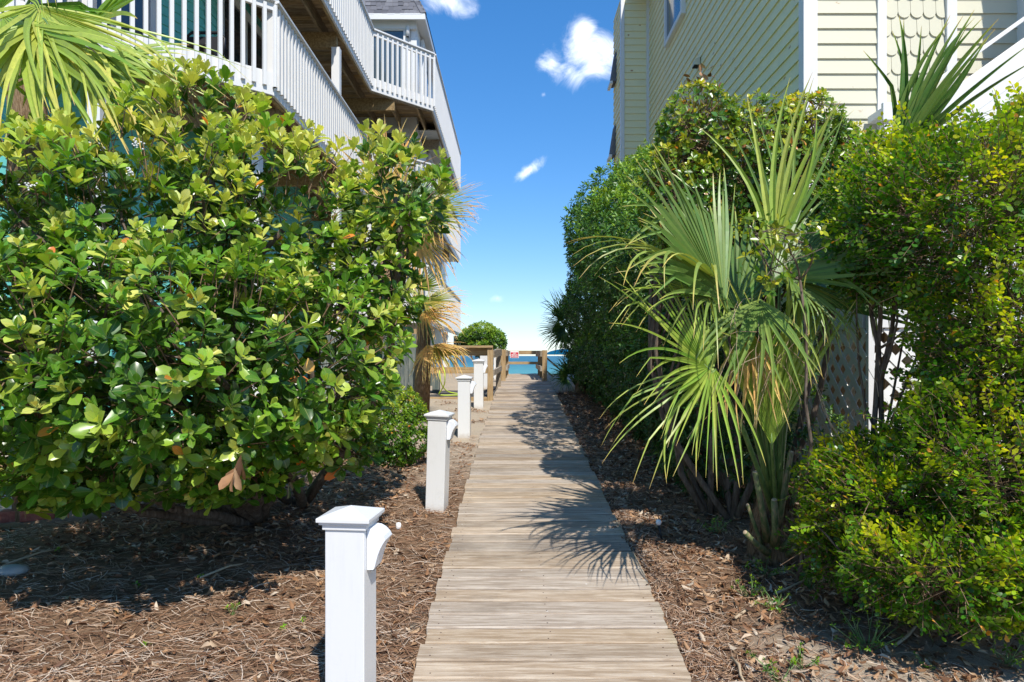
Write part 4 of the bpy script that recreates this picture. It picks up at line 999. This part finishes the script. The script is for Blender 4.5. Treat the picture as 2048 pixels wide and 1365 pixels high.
# soffit under the far bay
for zz in (7.57, 5.0):
    so_ = MB(); y = 18.2
    while y < 24.9: so_.box(-2.49, -2.02, y, y+.19, zz+.005, zz+.02); y += .20
    so_.box(-2.30, -2.20, 18.2, 24.9, zz+.0205, zz+.03)
    so_.build('soffit', M['soffit'], LH)
cm = MB()
for x, y, z0, z1 in ((-3.20, 9.08, 5.3, 7.56), (-3.28, 12.75, 5.3, 7.31), (-3.28, 12.75, .7, 4.74), (-3.24, 15.4, .9, 5.0), (-2.25, 21.2, 2.6, 5.0), (-2.05, 24.9, .9, 2.3), (-4.8, 7.9, .4, 5.0), (-3.6, 9.6, .4, 5.0), (-4.8, 7.7, 5.3, 7.56), (-2.05, 21, .9, 2.3)):
    MB().box(x-.075, x+.075, y-.075, y+.075, z0, z1-.003).build('column', M['white'], LH, .004)
# black deck chair
ch = thing('patio_chair', 'black patio chair standing on the middle deck of the teal house', 'chair', (-4.30, 9.25, 5.302))
x0, y0, z0 = -4.30, 9.25, 5.302
for dx in (-.24, .24):
    for dy in (-.22, .22): MB().tube([(x0+dx, y0+dy, z0), (x0+dx*.95, y0+dy*.95, z0+.36)], .014, 8).build('leg', M['black'], ch)
MB().box(x0-.27, x0+.27, y0-.25, y0+.25, z0+.355, z0+.40).build('seat', M['black'], ch, .015)
MB().tube([(x0-.27, y0+.24, z0+.38), (x0-.28, y0+.30, z0+.70), (x0-.20, y0+.33, z0+.80), (x0+.20, y0+.33, z0+.80), (x0+.28, y0+.30, z0+.70), (x0+.27, y0+.24, z0+.38)], .022, 8).build('back_frame', M['black'], ch)
MB().prism([(x0-.26, y0+.26, z0+.42), (x0+.26, y0+.26, z0+.42), (x0+.26, y0+.32, z0+.74), (x0-.26, y0+.32, z0+.74)], (0, .012, .0)).build('backrest', M['black'], ch)

# ------------------------------------------------------------------ right house
RH = thing('yellow_house', 'pale yellow clapboard house with white trim and scalloped shingles on the right', 'house', (5, 10, gz(5, 10)))
mb = MB(); lap_wall(mb, (3.0, 14.9), (3.0, 7.02), .3, 9.45, (-1, 0), .15, .022)
mb.build('side_wall', M['yellow'], RH)
mb = MB(); lap_wall(mb, (2.4, 16.05), (2.4, 14.95), .7, 9.45, (-1, 0), .15, .022); lap_wall(mb, (2.44, 14.9), (2.96, 14.9), .7, 9.45, (0, -1), .15, .022)
mb.build('rear_wall', M['yellow'], RH)
for sx0, sx1 in ((3.118, 3.733), (4.544, 5.2)):
    mb = MB(); lap_wall(mb, (sx0, 7.0), (sx1, 7.0), .3, 9.45, (0, -1), .154, .022); mb.build('front_wall', M['siding_toned'], RH)
for bx in ((2.975, 3.118, 6.965, 7.09, .3, 9.45), (3.733, 3.825, 6.965, 7.05, .3, 9.45), (4.44, 4.544, 6.965, 7.05, .3, 9.45), (2.37, 2.45, 14.86, 14.99, .7, 9.45), (2.93, 3.0, 14.86, 14.9, .7, 9.45), (3.826, 4.439, 6.968, 7.05, 3.80, 4.07)):
    MB().box(*bx).build('trim', M['white'], RH, .004)
sh = MB(); sh.box(3.825, 4.44, 7.02, 7.15, .3, 9.45)
for r_ in range(26):
    zb = 4.07+r_*.1925; off = 0 if r_ % 2 else .065
    x = 3.825-.13+off
    while x < 4.44:
        c = x+.065; pts = [(x+.002, zb+.23), (x+.002, zb+.062)]
        for k in range(1, 8):
            a = math.pi*k/8; pts.append((c-math.cos(a)*.063, zb+.062-math.sin(a)*.062))
        pts += [(x+.128, zb+.062), (x+.128, zb+.23)]
        pts = [(min(max(px_, 3.826), 4.439), z_) for px_, z_ in pts]
        if max(q_[0] for q_ in pts)-min(q_[0] for q_ in pts) > .01:
            th = lambda z_: 6.998+(z_-zb)*.075+random.uniform(0, .0006)
            sh.prism([(px_, th(z_)-.008, z_) for px_, z_ in pts][::-1], (0, .022, 0))
        x += .13
sh.build('scalloped_shingles', M['siding_toned'], RH)
# protruding wing on the right
mb = MB(); lap_wall(mb, (5.2, 7.0), (5.2, 5.95), 4.6, 9.45, (-1, 0), .154); lap_wall(mb, (5.2, 5.95), (9, 5.95), 4.6, 9.45, (0, -1), .154); mb.box(5.35, 9, 6.1, 7.0, 4.6, 4.62)
mb.build('wing_wall', M['siding_toned'], RH)
MB().box(5.17, 5.28, 5.92, 7.0, 4.5, 9.45).build('wing_trim', M['white'], RH, .003)
mb = MB(); mb.box(5.2, 12, 7.0, 7.2, .3, 9.45); mb.box(2.42, 12, 15.9, 16.04, .7, 9.45); mb.box(11.8, 12, 7.2, 15.9, .3, 9.45); mb.build('rear_wall', M['siding_toned'], RH)
rf = MB(); rf.add([(2.1, 6.6, 9.45), (12.4, 6.6, 9.45), (12.4, 16.1, 9.45), (2.1, 16.1, 9.45), (7, 11, 10.6), (7, 14, 10.6)], [(0, 1, 4), (1, 2, 5, 4), (2, 3, 5), (3, 0, 4, 5), (3, 2, 1, 0)])
rf.v = [(max(v[0], 2.99) if v[1] < 10 else max(v[0], 2.42), v[1] if v[1] > 8 else 6.9, v[2]) for v in rf.v]
rf.build('roof', M['shingle'], RH)
window(RH, (2.97, 12.4, 8.3), (0, 1), 1.15, 1.5, (-1, 0), .09, 'glass', 0)
vt = MB(); vt.prism([(2.975, 10.80, 6.18), (2.975, 10.80, 6.30), (2.90, 10.80, 6.27), (2.88, 10.80, 6.18)], (0, .15, 0)); 
vo_ = vt.build('vent_hood', M['siding_toned'], RH, .003)
gr = MB()
for i in range(5): gr.box(2.885, 2.97, 10.805+i*.03, 10.815+i*.03, 6.168, 6.1795)
gr.build('grille', M['black'], vo_)
for z0, y0 in ((7.85, 15.6), (6.2, 15.7)):
    e = MB(); e.prism([(2.38, y0, z0), (2.28, y0, z0), (2.28, y0, z0+.06), (2.38, y0, z0+.72)], (0, .42, 0)); eo = e.build('bay_roof', M['shingle'], RH)
    MB().box(2.24, 2.30, y0-.02, y0+.43, z0-.06, z0-.002).build('gutter', M['white'], eo)

# front deck, stairs and lattice
PR = thing('white_porch', 'white porch and stair with lattice skirting in front of the yellow house', 'porch', (4.5, 6.2, gz(4.5, 6.2)))
def lattice(o, u, z0, z1, w, out, mb, pitch=.190, sw=.060, th=.008):
    """diagonal lattice panel w wide starting at o along u"""
    o = Vector(o); u = Vector((*u, 0)); n = Vector((*out, 0)); h = z1-z0; s2 = sw/math.sqrt(2)
    for layer, sg in ((0, 1), (1, -1)):
        k = -int(h/pitch)-1
        while k*pitch < w+h:
            # line from (k*pitch, z0) going at 45deg ; clip to [0,w]x[0,h]
            x0 = k*pitch
            ta = max(0, -x0); tb = min(h, w-x0)
            if tb-ta > .02:
                A = (x0+ta, ta); B = (x0+tb, tb)
                if sg < 0: A = (w-A[0], A[1]); B = (w-B[0], B[1])
                off = n*(layer*(th+.001))
                a3 = o+u*A[0]+Vector((0, 0, A[1]+z0-o.z))+off; b3_ = o+u*B[0]+Vector((0, 0, B[1]+z0-o.z))+off
                mb.beam(a3, b3_, sw, th, up=tuple(n))
            k += 1
    return mb
g2 = .40
lm = MB(); lattice((2.98, 5.62, g2), (1, 0), g2, 1.80, 3.2, (0, -1), lm); lm.build('lattice_panel', M['lattice'], PR)
lm = MB(); lattice((2.93, 7.0, g2), (0, -1), g2, 1.80, 1.36, (-1, 0), lm); lm.build('lattice_panel', M['lattice'], PR)
pm = MB(); pm.box(2.925, 2.975, 5.60, 5.65, g2-.1, 2.06)
pm.box(2.98, 6.4, 5.585, 5.625, 1.80, 2.04); pm.box(2.905, 2.945, 5.66, 7.0, 1.80, 2.04)
pm.build('fascia', M['white'], PR, .003)
fl = MB(); y = 5.60
while y < 6.9: fl.box(2.95, 6.4, y, y+.135, 2.042, 2.08); y += .142
fl.build('landing', M['white'], PR)
for x, y in ((3.25, 5.9), (4.3, 5.9), (5.6, 5.9), (3.17, 6.1), (3.17, 6.7)):
    MB().box(x-.07, x+.07, y-.07, y+.07, g2-.2, 1.99).build('piling', M['lumber'], PR, .004)
rl = MB(); x = 3.05
while x < 6.3: rl.box(x-.018, x+.018, 5.60, 5.636, 2.081, 2.98); x += .12
y = 5.7
while y < 6.95: rl.box(2.955, 2.991, y, y+.036, 2.081, 2.98); y += .12
rl.box(2.94, 6.4, 5.59, 5.65, 2.981, 3.05); rl.box(2.94, 3.0, 5.651, 6.95, 2.981, 3.05)
rl.build('railing', M['white'], PR)
ud_ = MB()
ud_.box(3.60, 5.16, 6.62, 6.66, 3.86, 4.03); ud_.box(3.60, 5.16, 6.60, 6.68, 3.70, 3.81); ud_.box(3.62, 5.16, 6.66, 6.95, 3.93, 4.0)
ud_.build('upper_landing', M['white'], PR, .003)
sr = MB()
A = Vector((4.08, 6.60, 3.78)); B = Vector((6.2, 6.60, 5.30)); dd_ = (B-A).normalized()
for off, hh, yy in ((.0, .20, 0), (.21, .17, -.004), (.39, .16, 0)):
    a = A+Vector((-off*.9, yy, off*.35)); sr.beam(a+Vector((.34*1, 0, 0)), B+Vector((-off*.9+.34, yy, off*.35)), .04, hh)
sr.beam(A+Vector((-.12, -.02, .34)), B+Vector((-.12, -.02, .34)), .14, .035)
sr.prism([(4.30, 6.625, 3.95), (5.9, 6.625, 3.95), (5.9, 6.625, 5.1)], (0, .02, 0))
sr.build('stair_stringer', M['white'], PR, .003)
for x in (3.66, 4.6): MB().box(x-.05, x+.05, 6.62, 6.72, 2.085, 3.698).build('post', M['white'], PR, .003)
x = 3.8; bl = MB()
while x < 5.1: bl.box(x-.018, x+.018, 6.63, 6.665, 3.05, 3.698); x += .13
bl.box(3.66, 5.15, 6.625, 6.672, 2.98, 3.048)
bl.build('balusters', M['white'], PR)

# ------------------------------------------------------------------ landing railings, sign, shower platform
def post(parent, x, y, z0, z1, w=.10, mat='lumber'): return MB().box(x-w/2, x+w/2, y-w/2, y+w/2, z0, z1).build('post', M[mat], parent, .004)
def side_rail(label, x, sgn, ys_, z1s):
    T = thing('wooden_railing', label, 'railing', (x, ys_[0], walk_z(ys_[0])), 'railings around the boardwalk landing')
    for y, z1 in zip(ys_, z1s): post(T, x+sgn*0+(y-ys_[0])*.012, y, walk_z(y)-.04, z1, .105)
    xr = x-sgn*.075
    ye = ys_[-1]+.04
    mb = MB()
    mb.beam((xr, ys_[0]-.04, z1s[0]-.075), (xr+.03, ye, z1s[-1]-.075), .04, .13)
    mb.beam((xr, ys_[0]-.04, z1s[0]-.40), (xr+.03, ye, z1s[-1]-.40), .04, .11)
    mb.build('rail', M['lumber_y'], T, .003)
    return T
side_rail('short treated wood railing on the left side of the far boardwalk landing', -.19, -1, (14.75, 16.6, 18.45), (1.705, 1.70, 1.70))
side_rail('short treated wood railing on the right side of the far boardwalk landing', .705+.0, 1, (14.75, 16.6, 18.45), (1.69, 1.69, 1.69))
T = thing('wooden_railing', 'cross railing of two light boards closing the end of the landing before the sea', 'railing', (.3, 18.95, walk_z(18.9)), 'railings around the boardwalk landing')
post(T, -.16, 18.95, walk_z(18.9)-.3, 1.70); post(T, .80, 18.95, walk_z(18.9)-.3, 1.70)
z = 1.57-(705.5-712)/FPX*18.9
MB().box(-.21, .85, 18.86, 18.90, z-.05, z+.05).build('rail', M['lumber_h'], T, .003)
z = 1.57-(726.5-712)/FPX*18.9
MB().box(-.21, .85, 18.86, 18.90, z-.037, z+.037).build('rail', M['lumber_h'], T, .003)
sg = thing('warning_sign', 'small red and white notice on the rail at the end of the boardwalk', 'sign', (.07, 18.85, 1.55))
x0 = (1020.5-1024)/FPX*18.84; x1 = (1037.5-1024)/FPX*18.84; z1 = 1.57+(712-702.6)/FPX*18.84; z0 = 1.57+(712-716.4)/FPX*18.84
MB().box(x0, x1, 18.845, 18.855, z0, z1).build('board', M['signwhite'], sg)
MB().box(x0+.012, x1-.012, 18.841, 18.8445, z0+.012, z1-.035).build('red_panel', M['red'], sg)
for i, (s, fs) in enumerate((("NO", .05), ("BEACH", .052), ("ACCESS", .050))):
    cu = bpy.data.curves.new('lettering', 'FONT'); cu.body = s; cu.size = fs; cu.align_x = 'CENTER'; cu.align_y = 'CENTER'; cu.extrude = .0008; cu.offset = .0012
    to = bpy.data.objects.new('tmp', cu); COL.objects.link(to)
    bpy.context.view_layer.update()
    me = bpy.data.meshes.new_from_object(to.evaluated_get(bpy.context.evaluated_depsgraph_get()))
    bpy.data.objects.remove(to)
    me.name = 'lettering'; me.transform(Matrix.Translation(((x0+x1)/2, 18.8395, z1-.062-i*.043)) @ Matrix.Rotation(R(90), 4, 'X'))
    link('lettering', me, M['signwhite'], sg)
# stair rail going down to the right
T = thing('stair_handrail', 'pair of sloping wooden handrails descending right from the landing', 'handrail', (1.2, 18, gz(1.2, 18)))
for zt in (1.55, 1.20, .9):
    MB().beam((.88, 18.2, zt), (2.6, 18.2, zt-1.5), .04, .12, (0, -1, 0)).build('rail', M['lumber_h'], T, .003)
for x in (1.35, 2.0): post(T, x, 18.27, -.4, 1.20-(x-1.0)*.75)
um = thing('beach_umbrella', 'turquoise beach umbrella just visible past the right end of the railing', 'umbrella', (1.25, 20.3, gz(1.25, 20.3)))
uz = 1.57+(712-699)/FPX*20.3
MB().lathe([(.62, uz-.16), (.60, uz-.15), (.42, uz-.06), (.2, uz-.01), (.01, uz+.01)], 12, Matrix.Translation((1.55, 20.3, 0))).build('canopy', M['turq'], um)
MB().tube([(1.55, 20.3, gz(1.5, 20.3)-.1), (1.55, 20.3, uz)], .018, 8).build('pole', M['white'], um)

# shower platform
SP = thing('shower_platform', 'treated wood foot-wash platform with open railing left of the boardwalk', 'platform', (-1.0, 12.7, gz(-1, 12.7)))
zp = walk_z(12.2)+.01
f = MB(); y = 11.85
while y < 14.1: f.box(-2.0, wl(y)-.03, y, y+.13, zp-.03+(y-12)*.03, zp+(y-12)*.03); y += .138
f.build('deck_boards', M['darkdeck'], SP)
MB().box(-2.0, -.36, 11.79, 11.845, zp-.13, zp-.012).build('rim_board', M['lumber_h'], SP, .003)
for x, y, z1, w, m_ in ((-.376, 11.82, 1.705, .098, 'lumber'), (-1.575, 11.82, 1.73, .12, 'lumber'), (-.27, 13.6, 1.71, .10, 'lumber_y'), (-1.40, 12.6, 1.36, .13, 'greywood'), (-1.62, 13.9, 1.7, .10, 'greywood')):
    MB().box(x-w/2, x+w/2, y-w/2, y+w/2, gz(x, y)-.1, z1).build('post', M[m_], SP, .004)
MB().box(-1.63, -.33, 11.74, 11.90, 1.706, 1.745).build('top_rail', M['lumber_h'], SP, .004)
MB().box(-1.51, -.43, 11.86, 11.90, 1.57, 1.703).build('rail_board', M['lumber_h'], SP, .004)
z = 1.57-(741-712)/FPX*11.8
MB().box(-1.515, -.426, 11.80, 11.84, z-.055, z+.055).build('mid_rail', M['lumber_h'], SP, .004)
mb = MB(); mb.beam((-.33, 11.95, 1.60), (-.22, 13.6, 1.64), .04, .13); mb.beam((-.33, 11.95, 1.27), (-.22, 13.6, 1.32), .04, .10); mb.build('side_rail', M['lumber_y'], SP, .003)
# hose
hs_ = thing('garden_hose', 'lime green hose looped over the mid rail and lying on the dark platform', 'hose', (-1.2, 12, zp))
pts = [P(879, 742, 11.75), P(880, 752, 11.72), P(882, 765, 11.75), P(888, 777, 11.9), P(900, 785, 12.05), P(925, 789, 12.1), P(918, 792, 12.0), P(890, 791, 11.95), P(878, 789, 11.95), P(884, 779, 11.9), P(889, 768, 11.8), P(890, 755, 11.74), P(889, 743, 11.75), P(885, 733, 11.8)]
def smooth(pts, k=5):
    out = []
    for i in range(len(pts)-1):
        p0, p1, p2, p3 = pts[max(i-1, 0)], pts[i], pts[i+1], pts[min(i+2, len(pts)-1)]
        for j in range(k):
            t_ = j/k; out.append(.5*((2*p1)+(p2-p0)*t_+(2*p0-5*p1+4*p2-p3)*t_*t_+(3*p1-p0-3*p2+p3)*t_**3))
    return out+[pts[-1]]
hq = smooth(pts); hq = [Vector((q.x, q.y, max(q.z, zp+(q.y-12)*.03+.012))) for q in hq]
MB().tube(hq, .010, 8).build('tube', M['hose'], hs_)
# fence boards behind the shrub
fn = thing('board_fence', 'weathered grey-green board fence behind the shaggy palm and wood railing', 'fence', (-2.2, 12.2, gz(-2, 12.2)))
x = -3.4; mb = MB()
while x < -1.72: mb.box(x, x+.135, 12.15, 12.175, gz(x, 12)-.02, 1.95+random.uniform(-.01, .01)); x += .142
mb.build('boards', M['greywood'], fn)
for x in (-3.3, -1.75): MB().box(x-.05, x+.05, 12.18, 12.28, gz(x, 12)-.1, 2.05).build('post', M['lumber'], fn, .004)
mb = MB(); mb.box(-3.3, -1.75, 12.176, 12.215, 1.75, 1.84); mb.box(-3.3, -1.75, 12.176, 12.215, 1.1, 1.19); mb.build('rails', M['lumber_h'], fn)

# ------------------------------------------------------------------ small ground things
cw = thing('concrete_curb', 'low grey concrete wall under the big bush at the far left', 'wall', (-4.6, 5.75, .35))
Mx = Matrix.Translation((-4.3, 5.75, 0)) @ Matrix.Rotation(R(-8), 4, 'Z')
MB().box(-2.5, 1.15, -.10, .10, .20, .63, Mx).build('wall_block', M['concrete'], cw, .012)
MB().box(-2.52, 1.17, -.13, .13, .631, .665, Mx).build('coping', M['concrete'], cw, .008)
for i, (px, py, lab) in enumerate(((35, 1010, 'red brick edging piece lying at the left end below concrete wall'), (78, 998, 'red brick edging piece right of its twin below concrete wall'))):
    c = P(px, py, 5.1); c.z = gz(c.x, 5.1)+.03
    B_ = MB().box(-.11, .11, -.05, .05, -.045, .045, Matrix.Translation(c) @ Matrix.Rotation(R(12+i*9), 4, 'Z')).build('brick', M['brick'], None, .008)
    tag(B_, lab, 'brick')
st = thing('path_light', 'tiny white globe stake light in the mulch by the fan palm', 'path light', (1.03, 4.75, gz(1.03, 4.75)))
c = P(1317, 1045, 4.72)
MB().tube([Vector((c.x+.03, c.y, gz(1.03, 4.75)-.02)), c-Vector((0, 0, .02))], .008, 8).build('stake', M['black'], st)
MB().lathe([(.002, -.022), (.016, -.015), (.021, 0), (.016, .015), (.002, .021)], 12, Matrix.Translation(c)).build('globe', M['bulb'], st)
o = MB().lathe([(.018, 0), (.02, .01), (.018, .04), (.006, .046)], 10, Matrix.Translation((P(797, 1015, 4.9).x, 4.9, gz(-.8, 4.9)))).build('pipe_cap', M['bulb'], None)
tag(o, 'small white plastic pipe cap in the pine straw between the first two light posts', 'pipe cap')

def gp(px, py):
    D = ZC/((py-712)/FPX+SL); x = (px-1024)/FPX*D; return Vector((x, D, gz(x, D)))
def weed(px, py, h, n, label, L=.022, spread=.6, tint=.6, group=None, mat='weed', name='seedling', cat='seedling'):
    c = gp(px, py); T = thing(name, label, cat, c, group)
    p = np.array([c+Vector((random.gauss(0, h*spread*.5), random.gauss(0, h*spread*.5), random.uniform(.3, 1)*h)) for i in range(n)])
    a = norm((p-np.array(c))*np.array([1, 1, .7])+rng.normal(size=p.shape)*h*.2+np.array([0, 0, h*.3]))
    b_, d_, n_, L_, W_, t_ = whorl(p, a, 6, L, L*.55, np.clip(tint+rng.normal(size=n)*.12, 0, .95), (30, 88), .15)
    build_leaves('leaves', M[mat], T, b_, d_, n_, L_, W_, t_, TMID)
    mb = MB()
    for q in p: limb(mb, c-Vector((0, 0, .01)), Vector(q), .0022, .0012, 3, .15)
    mb.build('stem', M['petiole'], T); return T
for px, py, h, n, lab in ((465, 1228, .06, 5, 'largest bright green seedling in the lit straw left of the nearest post'), (566, 1255, .03, 3, 'tiny green seedling beside curled leaves close to the nearest post'), (608, 1238, .025, 2, 'smallest green sprout touching the left side of nearest post'),
                         (405, 1155, .03, 3, 'green sprout in the shaded straw under the big bush'), (118, 1105, .03, 3, 'green sprout in shadow at the far left of the bed'), (290, 1280, .025, 3, 'green sprout low in the lit straw near bottom left'),
                         (230, 1228, .02, 2, 'pale green sprout at the edge of the bush shadow'), (272, 1165, .03, 2, 'grassy sprout in the middle of the shaded straw')):
    weed(px, py, h, n, lab, group='seedlings in the straw bed')
for px, py, h, n, lab, L in ((1735, 1290, .17, 26, 'low leafy clump in the bottom right foreground below the big bush', .020), (1500, 1190, .12, 16, 'yellow-green creeping sprig between boardwalk and palm', .020), (1530, 1140, .12, 16, 'dark green sprig at the foot of the palm trunk', .022),
                            (1430, 1060, .12, 16, 'shaded green sprig left of the palm trunk', .022), (1605, 1325, .09, 9, 'small leafy sprig near the bottom edge right of the boardwalk', .020), (1560, 1350, .12, 9, 'pale weed at the very bottom right of the boardwalk', .026),
                            (1850, 1330, .05, 6, 'tiny sprig on bare sand at the bottom right', .018), (1545, 1215, .12, 14, 'yellow-green sprig beside long dry stalks', .020), (2010, 1330, .12, 12, 'sprig in the bottom right corner on the sand', .02), (1620, 1170, .14, 18, 'leafy shoots spreading from under the bush toward the path', .022)):
    weed(px, py, h, n, lab, L, 1.0, .5, 'low sprigs on the right bed', 'yaupon', 'low_plant', 'plant')

# straw and leaf litter
def on_ground(x, y): return np.array([gz(a_, b_2) for a_, b_2 in zip(x, y)])
def litter(name, label, cat, n, region, L, W, mat, curl, lift=.012, soft=.4, seg=3):
    x, y = region(n); n = len(x); z = on_ground(x, y)
    ang = rng.random(n)*2*math.pi if soft is None else rng.normal(size=n)*soft+math.pi*(rng.random(n) < .5)
    Ls = L*rng.uniform(.5, 1.4, n); Ws = W*rng.uniform(.7, 1.3, n); tilt = rng.normal(size=n)*.12
    d = np.stack([np.cos(ang)*np.cos(tilt), np.sin(ang)*np.cos(tilt), np.sin(tilt)+SL*np.sin(ang)], 1)
    u = norm(np.stack([rng.normal(size=n)*.35, rng.normal(size=n)*.35-.07, np.ones(n)], 1)); d = norm(d); s = norm(np.cross(d, u)); u = np.cross(s, d)
    base = np.stack([x, y, z+.004+rng.random(n)*lift], 1)-d*Ls[:, None]/2
    bend = rng.normal(size=n)*curl
    V = []
    for k in range(seg+1):
        t_ = k/seg; q = base+d*(Ls*t_)[:, None]+s*(bend*Ls*math.sin(math.pi*t_))[:, None]+u*(np.abs(bend)*.25*Ls*math.sin(math.pi*t_))[:, None]
        V += [q-s*Ws[:, None]/2, q+s*Ws[:, None]/2]
    V = np.stack(V, 1).reshape(-1, 3)
    return tag(mesh_np(name, V, [(2*k, 2*k+1, 2*k+3, 2*k+2) for k in range(seg)], n, M[mat], None), label, cat, kind='stuff')
def reg_left(n):
    y = 1.9+(rng.random(n)**1.5)*6.6; x = wl(4)-.03-(rng.random(n)**1.15)*(.5+y*.86)
    k = (x > -.42-y*.80) & (clump(np.stack([x, y, y*0], 1), 2.2, 1)+(8.2-y)*.6 > .0)
    k &= ~((x < -2.9) & (y > 4.95))
    return x[k], y[k]
def reg_right(n):
    y = 1.9+(rng.random(n)**1.5)*11.0; x = .765+.04*(y > 8)+(rng.random(n)**1.2)*2.4
    k = (x < .5+y*.80) & ((y+.25*np.sin(x*4) > 3.45) | (x < 1.15) | (rng.random(n) < .72)) & (clump(np.stack([x, y, y*0], 1), 1.6, 4)+(11.5+x*.9-y)*.4 > 0)
    return x[k], y[k]
def reg_edge(n):
    y = 1.9+(rng.random(n)**1.4)*9; x = .79+np.abs(rng.normal(size=n))*.10; return x, y
litter('pine_straw', 'brown and grey pine straw covering the bed left of the boardwalk', 'pine straw', 34000, reg_left, .12, .0030, 'straw', .10, .022, .7)
litter('pine_straw', 'pine straw mulch on the bed right of the boardwalk', 'pine straw', 20000, reg_right, .10, .0030, 'straw', .12, .022, None)
litter('pine_straw', 'tangled straw overhanging the right edge of the boardwalk', 'pine straw', 6500, reg_edge, .09, .0028, 'straw', .14, .03, None)
def dead(name, label, n, region, L, W):
    x, y = region(n); n = len(x); z = on_ground(x, y); ang = rng.random(n)*6.283
    d = np.stack([np.cos(ang), np.sin(ang), rng.normal(size=n)*.22+SL*np.sin(ang)], 1); u = norm(np.stack([rng.normal(size=n)*.45, rng.normal(size=n)*.45, np.ones(n)*np.where(rng.random(n) < .5, 1, -1)], 1))
    b = np.stack([x, y, z+.010+rng.random(n)*.018], 1)
    T2 = dict(v=[(a_, b_2, c_*3.0) for a_, b_2, c_ in TMID['v']], f=TMID['f'])
    s = rng.uniform(.6, 1.35, n)
    return tag(build_leaves(name, M['deadleaf'], None, b, d, u, L*s, W*s*rng.uniform(.7, 1.2, n), np.full(n, .5), T2), label, 'fallen leaves', kind='stuff')
dead('fallen_leaves', 'curled brown leaves scattered over the straw on the left', 3600, reg_left, .050, .022)
def reg_lsand(n):
    y = rng.uniform(6.5, 13, n); x = np.array([wl(q) for q in y])-.03-rng.random(n)**1.3*1.4
    k = clump(np.stack([x, y, y*0], 1), 3.5, 2) > .15; k &= ~((y > 11.7) & (x > -2.1))
    return x[k], y[k]
litter('pine_straw', 'thin drifts of straw lying on the sand beside the far light posts', 'pine straw', 5000, reg_lsand, .08, .0035, 'straw', .12, .008, None)
dead('fallen_leaves', 'scattered small leaves on the sand around the middle light posts', 1100, reg_lsand, .045, .020)
def reg_lbush(n):
    y = rng.uniform(4.2, 7.6, n); x = -.9-rng.random(n)*2.2; return x, y
dead('fallen_leaves', 'rusty leaf litter piled under the big bush on the left', 2200, reg_lbush, .050, .024)
dead('fallen_leaves', 'orange brown leaf litter beneath palm and hedge on the right', 11500, reg_right, .048, .021)
# long dry stalks
for (a, b_2, lab) in (((1470, 1238), (1535, 1195), 'thick dry palm stalk lying left of the bush on the right bed'), ((1548, 1185), (1632, 1158), 'thin dry stalk pointing toward the bush on the right bed'), ((1463, 1310), (1495, 1362), 'short dry stalk by the bottom edge right of the boardwalk'), ((1788, 1286), (1855, 1250), 'pale twig leaning behind the low leafy clump'),
                      ((5, 1135), (110, 1110), 'long yellow palm strip on straw at the far left'), ((400, 1158), (485, 1138), 'straw coloured stalk in shade left of nearest post')):
    A = gp(*a)+Vector((0, 0, .02)); B = gp(*b_2)+Vector((0, 0, .03))
    mb = MB(); mb.tube([A, A.lerp(B, .35)+Vector((.01, 0, .012)), A.lerp(B, .7)+Vector((-.005, .01, .01)), B], [.008, .0075, .006, .004], 5)
    tag(mb.build('dry_stalk', M['strip']), lab, 'stalk')
o = MB().lathe([(.05, 0), (.075, .02), (.06, .045), (.02, .055)], 9, Matrix.Translation(gp(25, 1150)) @ Matrix.Scale(1.3, 4, (1, 0, 0))).build('stone', M['concrete'])
tag(o, 'pale stone half buried in straw at the left edge', 'stone')
